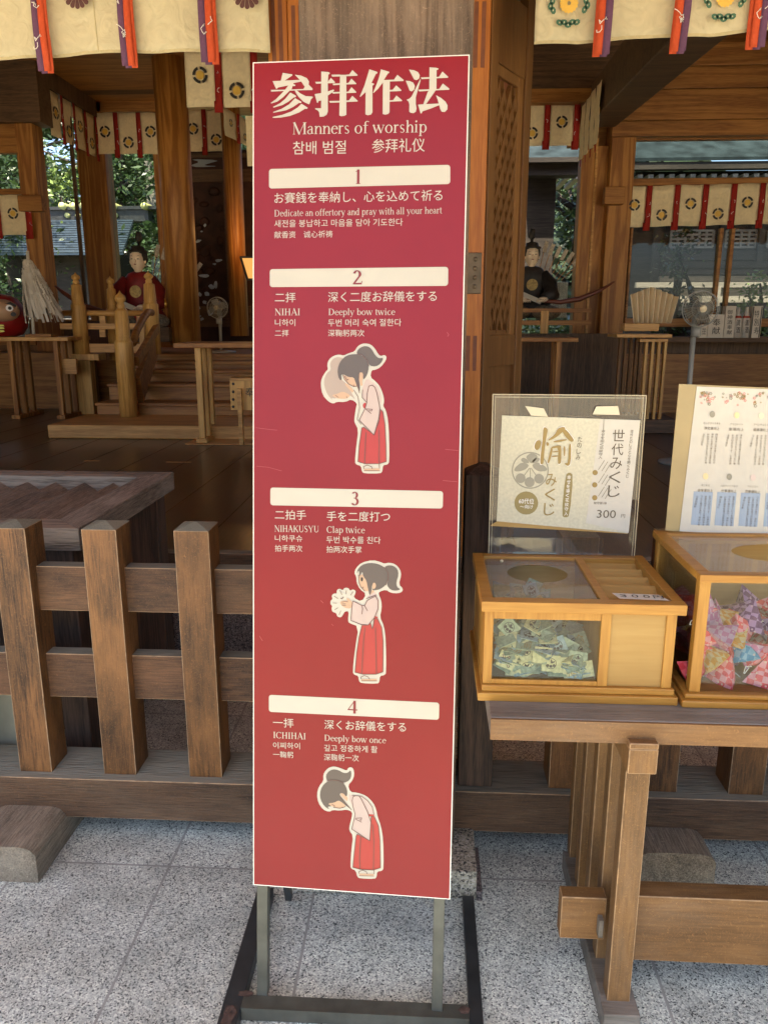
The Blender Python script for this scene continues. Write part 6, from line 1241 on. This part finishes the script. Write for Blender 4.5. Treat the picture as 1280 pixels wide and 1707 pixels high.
# folded fan of paper
g=MB(); ztp=at(1100,539,Y=7.35).z; x0=at(1052,500,Y=7.35).x; x1=at(1137,500,Y=7.35).x
for i in range(8):
    a0,a1=i/8,(i+1)/8
    def fp(t_,top): 
        lean=(t_-.5)*1.0; xb=x0+.05+(x1-x0-.12)*t_; return Vector((xb+(lean*.10+(.02 if not top else 0) if top else 0),7.4+.05*((int(round(t_*8)))%2),ztp+(.32-.10*abs(t_-.45)*2*.8 if top else 0)))
    mid=(a0+a1)/2; 
    for s,e in ((a0,mid),(mid,a1)):
        p=[fp(s,0),fp(e,0),fp(e,1),fp(s,1)]; p[1].y=p[2].y=7.4+(.07 if e==mid else 0); p[0].y=p[3].y=7.4+(.07 if s==mid else 0); g.poly(p)
tag(g.build('folded_paper_stack',flat('cream_folded_paper',(.78,.66,.46),.8,var=.1,vs=10),solid=.004),'folded cream paper standing like an open fan on a wood block','paper')
one('wood_block','pale sawn wood block under the folded paper','block',M['railX'],1040,539,1098,552,7.3,.15)
slat=thing('slatted_stand','tall slatted cypress stand below the folded paper','stand',(at(1080,640,Y=7.3).x,7.35,FZ)); g=MB(); pxbox(g,1028,557,1120,563,7.32,.4); pxbox(g,1066,565,1113,570,7.25,.1); g.build('stand_top',M['railX'],slat,bevel=.003)
for i,x in enumerate((1070,1080.5,1091,1101.5)):
    g=MB(); pxbox(g,x,570,x+4.6,716,7.26,.05); g.build('slat',M['rail'],slat,bevel=.002)
for i,x in enumerate((1028,1037,1046,1055,1062)):
    g=MB(); pxbox(g,x,563,x+4,700,7.6,.05); g.build('slat',M['brownZ'],slat,bevel=.002)
g=MB(); pxbox(g,1020,700,1130,722,7.2,.5); g.build('foot_board',M['darkin'],slat,bevel=.003)
# boxes and bottles on the shelf
Yq=8.5; vq=vplane(Yq-.002)
def carton(label,x0,x1,y0,txt,col=M['whiteprint'],big=False):
    t=thing('gift_carton',label,'carton',(at((x0+x1)/2,565,Y=Yq).x,Yq,zs)); a=at(x0,540,Y=Yq).x; b_=at(x1,540,Y=Yq).x; MB().box(a,b_,Yq,Yq+.10,zs,at(x0,y0,Y=Yq).z).build('carton_body',flat('carton_cream',(.72,.64,.52),.7,var=.08,vs=10),t,bevel=.002)
    g=MB(); vtext(g,vq,txt,(x0+x1)/2,y0+6,(x0+x1)/2-1,558,(x1-x0)*.5,.002,0); g.build('carton_lettering',M['ink'],t); return t
carton('short white carton on the shelf right behind the fan pole',1166,1179,541,'御神酒'); carton('wide white carton beside the fan on the shelf',1180,1206,524,'奉献'); carton('tall narrow cream carton left of the two bottles',1207,1224,510,'御神酒奉献')
for i,(x,lb) in enumerate(((1229.5,'white sake bottle with a red neck label nearer the tall carton'),(1244,'white sake bottle with a red neck label nearer the lettered box'))):
    c=at(x,550,Y=8.5); t=thing('sake_bottle',lb,'bottle',(c.x,8.55,zs),'sake bottles on the window shelf'); hB=at(x,512,Y=8.5).z-zs; r_=.045
    MB().lathe([(r_,0),(r_,hB*.60),(r_*.9,hB*.66),(r_*.45,hB*.82),(r_*.36,hB*.97),(r_*.36,hB)],(c.x,8.55,zs),18).build('bottle_body',flat('bottle_paper_white',(.60,.55,.48),.5,var=.1,vs=30),t,smooth=True)
    MB().lathe([(r_*.92,hB*.645),(r_*.74,hB*.72)],(c.x,8.547,zs),18).build('neck_label',flat('red_label',(.45,.08,.05),.6),t,smooth=True)
    g=MB(); v5=vplane(8.5); vtext(g,v5,'清酒',x,532,x-1,556,6,.004,0); g.build('bottle_lettering',M['ink'],t)
lc=carton('tall black and white lettered sake box at the right end of the shelf',1252,1268,510,'特別寿')
g=MB()
for q_ in ((1252.5,511,1254,563),(1266,511,1267.5,563)): pxbox(g,*q_,Yq-.004,.003)
g.build('black_border',M['ink'],lc)
# ============================================================ OUTDOORS BEHIND THE HALL
# outbuilding with ribbed roof (left)
ob=thing('blue_roofed_outbuilding','small outbuilding with ribbed blue-grey roof and gold ridge discs beyond the back window','building',(-6.6,17,0)); Yo=17
zr=at(150,362,Y=Yo+1.2).z; ze=at(150,420,Y=Yo).z; xa=at(60,420,Y=Yo).x; xb=at(206,420,Y=Yo).x; xt=at(224,362,Y=Yo+1.6).x
g=MB(); g.hexa([(xa-1,Yo,ze-.06),(xb,Yo,ze-.06),(xt,Yo+1.6,zr-.06),(xa-1,Yo+1.6,zr-.06),(xa-1,Yo,ze),(xb,Yo,ze),(xt,Yo+1.6,zr),(xa-1,Yo+1.6,zr)])
nst=14
for i in range(nst):
    t_=i/nst; g.bar((xa-1,Yo+1.6*t_-.01,ze+(zr-ze)*t_+.015),(xb+(xt-xb)*t_,Yo+1.6*t_-.01,ze+(zr-ze)*t_+.015),.05,.035)
g.build('roof',M['roofblue'],ob)
g=MB(); g.box(xa-1,xt+.35,Yo+1.55,Yo+1.9,zr-.05,zr+.20); g.box(xa-1,xt+.6,Yo+1.5,Yo+1.95,zr+.20,zr+.27); g.build('ridge',M['steeldark'],ob)
g=MB()
for x in (103,121,138,188,240): c=at(x,343,Y=Yo+1.4); g.tube([(c.x,Yo+1.4,c.z),(c.x,Yo+1.9,c.z)],.075,14)
for x in (109,127,190): c=at(x,358,Y=Yo+1.4); g.tube([(c.x,Yo+1.48,c.z),(c.x,Yo+1.6,c.z)],.055,10)
g.build('gold_disc',flat('pale_gold_disc',(.62,.62,.25),.4,.2),ob,smooth=True)
g=MB(); g.box(xa-1,xb-.7,Yo+.6,Yo+3,0,ze+.1); g.build('wall',M['oldwood'],ob)
g=MB(); g.box(xa-1,xb-.2,Yo+.2,Yo+.5,.9,1.0);g.box(xa-1,xb+1,Yo+.0,Yo+.12,1.5,1.6); g.build('fence_rail',M['oldwoodpale'],ob)
one('distant_roof_wall','grey wooden gable seen through the trees left of the round pillar','building',M['oldwoodpale'],243,268,300,345,20,.5)
# weathered shrine building on the right
rb=thing('weathered_shrine_building','old grey timber shrine building with copper roof beyond the right window','building',(at(1200,400,Y=13).x,13,0)); Yw=13.5
g=MB(); z0=at(1160,262,Y=Yw).z; z1=z0+1.9; xa=at(846,262,Y=Yw).x; xb=xa+14; g.hexa([(xa,Yw,z0-.05),(xb,Yw,z0-.05),(xb,Yw+3.4,z1),(xa+.6,Yw+3.4,z1),(xa,Yw,z0),(xb,Yw,z0),(xb,Yw+3.4,z1+.05),(xa+.6,Yw+3.4,z1+.05)]); g.build('roof',M['roofcop'],rb)
g=MB(); g.box(xa,xb,Yw+.02,Yw+.2,at(1160,281,Y=Yw).z,z0-.06); g.build('eave_board',M['oldwood'],rb)
g=MB()
for i in range(60): x=xa+.6+i*.165; g.box(x,x+.08,Yw+.1,Yw+1.2,at(1160,294,Y=Yw).z,at(1160,288,Y=Yw).z)
g.build('rafter',M['oldwoodpale'],rb)
g=MB(); xw=at(1052,420,Y=Yw+1.1).x; g.box(xw,xb,Yw+1.2,Yw+1.4,0,z0); g.build('wall',M['oldwood'],rb)
def lattice(x0,y0,x1,y1):
    g=MB(); a=at(x0,y1,Y=Yw+1.0); b_=at(x1,y0,Y=Yw+1.0); w_=b_.x-a.x; h=b_.z-a.z; nx=max(3,int(w_/.105)); nz=4
    for i in range(nx+1): x=a.x+w_*i/nx; g.box(x-.018,x+.018,Yw+1.0,Yw+1.04,a.z,b_.z)
    for i in range(nz+1): z=a.z+h*i/nz; g.box(a.x,b_.x,Yw+1.005,Yw+1.045,z-.018,z+.018)
    g.build('lattice',M['oldwoodpale'],rb)
lattice(1117,384,1190,412); lattice(1208,384,1262,412); lattice(1278,384,1340,412)
g=MB()
for i,(y0,y1) in enumerate(((418,434),(436,447),(449,458),(460,470))): pxbox(g,1105-i*2,y0,1460,y1-1,Yw+.95-i*.12,.1)
for x in (1092,1200,1266): pxbox(g,x,300,x+9,470,Yw+.9,.12)
g.build('wall_board',M['oldwood'],rb)
g=MB(); pxbox(g,1060,470,1460,479,Yw-.6,.1); pxbox(g,1068,481,1460,504,Yw-.55,.05); pxbox(g,1045,510,1460,528,Yw-.9,.3)
for x in (1080,1120,1192): pxbox(g,x,479,x+8,510,Yw-.62,.1)
g.build('verandah',M['oldwoodpale'],rb)
g=MB(); pxbox(g,878,262,968,270,12.5,.3); pxbox(g,878,270,965,292,12.6,.3); tag(g.build('eave_fascia',M['oldwood']),'dark carved eave board seen behind the lattice door','eave')
one('shrine_side_wall','dark timber wall of the old building behind the black-robed doll','building',M['oldwood'],860,290,922,520,12.9,.3)
# stone things beyond
one('stone_step','pale grey stone step outside behind the black-robed doll','step',M['granite'],905,470,945,530,12.0,.4)
# ---- trees
def tree(label,x,y,h,cr,seed,n,mat,zc=.6,name='broadleaf_tree',ls=1):
    n=int(n*1.5)
    r_=random.Random(seed); t=thing(name,label,'tree',(x,y,0),'trees behind the hall')
    g=MB(); g.tube([(x,y,0),(x+r_.uniform(-.2,.2),y,h*.35),(x+r_.uniform(-.4,.4),y+.1,h*.65),(x,y,h*.95)],[.20,.15,.09,.03],9)
    for i in range(8):
        a=r_.uniform(0,6.28); z=h*r_.uniform(.25,.75); g.tube([(x,y,z),(x+math.cos(a)*cr*.4,y+math.sin(a)*cr*.4,z+.4),(x+math.cos(a)*cr*.8,y+math.sin(a)*cr*.8,z+.7)],[.06,.035,.012],6)
    g.build('trunk',M['bark'],t,smooth=True); g=MB(); cl=[]
    for i in range(46):
        a=r_.uniform(0,6.28); rr_=cr*r_.random()**.5; cl.append((x+rr_*math.cos(a),y+rr_*math.sin(a),h*(zc-.45+.9*r_.random()),r_.uniform(.25,.6)*min(1,cr/1.2)))
    for i in range(n):
        cx_,cy_,cz_,cr_=r_.choice(cl); p=Vector((cx_+r_.gauss(0,cr_),cy_+r_.gauss(0,cr_),cz_+r_.gauss(0,cr_*.6))); s_=r_.uniform(.05,.11)*ls
        d_=Vector((r_.gauss(0,1),r_.gauss(0,1),r_.gauss(0,.6))).normalized(); e_=d_.cross(Vector((r_.gauss(0,1),r_.gauss(0,1),r_.gauss(0,1)))).normalized()
        g.poly([p-d_*s_,p+e_*s_*.4,p+d_*s_,p-e_*s_*.4])
    g.build('crown',mat,t); return t
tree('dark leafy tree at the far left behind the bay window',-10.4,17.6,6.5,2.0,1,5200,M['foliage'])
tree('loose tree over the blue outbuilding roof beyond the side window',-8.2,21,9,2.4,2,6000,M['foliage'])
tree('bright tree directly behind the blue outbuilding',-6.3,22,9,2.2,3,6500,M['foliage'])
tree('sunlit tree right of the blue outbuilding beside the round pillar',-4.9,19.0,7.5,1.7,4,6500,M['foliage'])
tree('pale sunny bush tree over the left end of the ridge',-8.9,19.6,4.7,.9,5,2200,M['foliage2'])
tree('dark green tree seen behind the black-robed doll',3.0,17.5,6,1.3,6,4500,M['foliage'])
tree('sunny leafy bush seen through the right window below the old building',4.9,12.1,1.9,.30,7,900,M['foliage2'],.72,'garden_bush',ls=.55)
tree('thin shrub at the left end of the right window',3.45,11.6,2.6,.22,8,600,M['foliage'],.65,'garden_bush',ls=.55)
tree('tall background tree far behind on the left',-13,27,14,4.0,9,7000,M['foliage'],.5,ls=2.2)
tree('tall background tree far behind the outbuilding',-8.5,29,15,4.0,10,8000,M['foliage'],.5,ls=2.2)
tree('tall background tree far behind the old shrine building',3,26,13,3.2,11,6000,M['foliage'],.5,ls=2.0)
tree('tall background tree far behind filling the gap left of the outbuilding',-16,30,15,4.0,12,7000,M['foliage'],.5,ls=2.2)
tree('tall background tree far behind the round pillar',-4.5,28,14,3.5,13,7000,M['foliage'],.5,ls=2.2)
def hill(u,v):
    x=-70+140*u; z=14*v+ (2.5*math.sin(u*37)+1.6*math.sin(u*91+1))*v; return (x,46+14*v+1.5*math.sin(u*60+v*9),z)
struct(MB().grid(hill,160,14).build('wooded_hillside',flat('dark_wooded_slope',(.018,.034,.012),.95,var=.8,vs=.8,bump=1.0),smooth=True))
print('objects',len(bpy.data.objects))
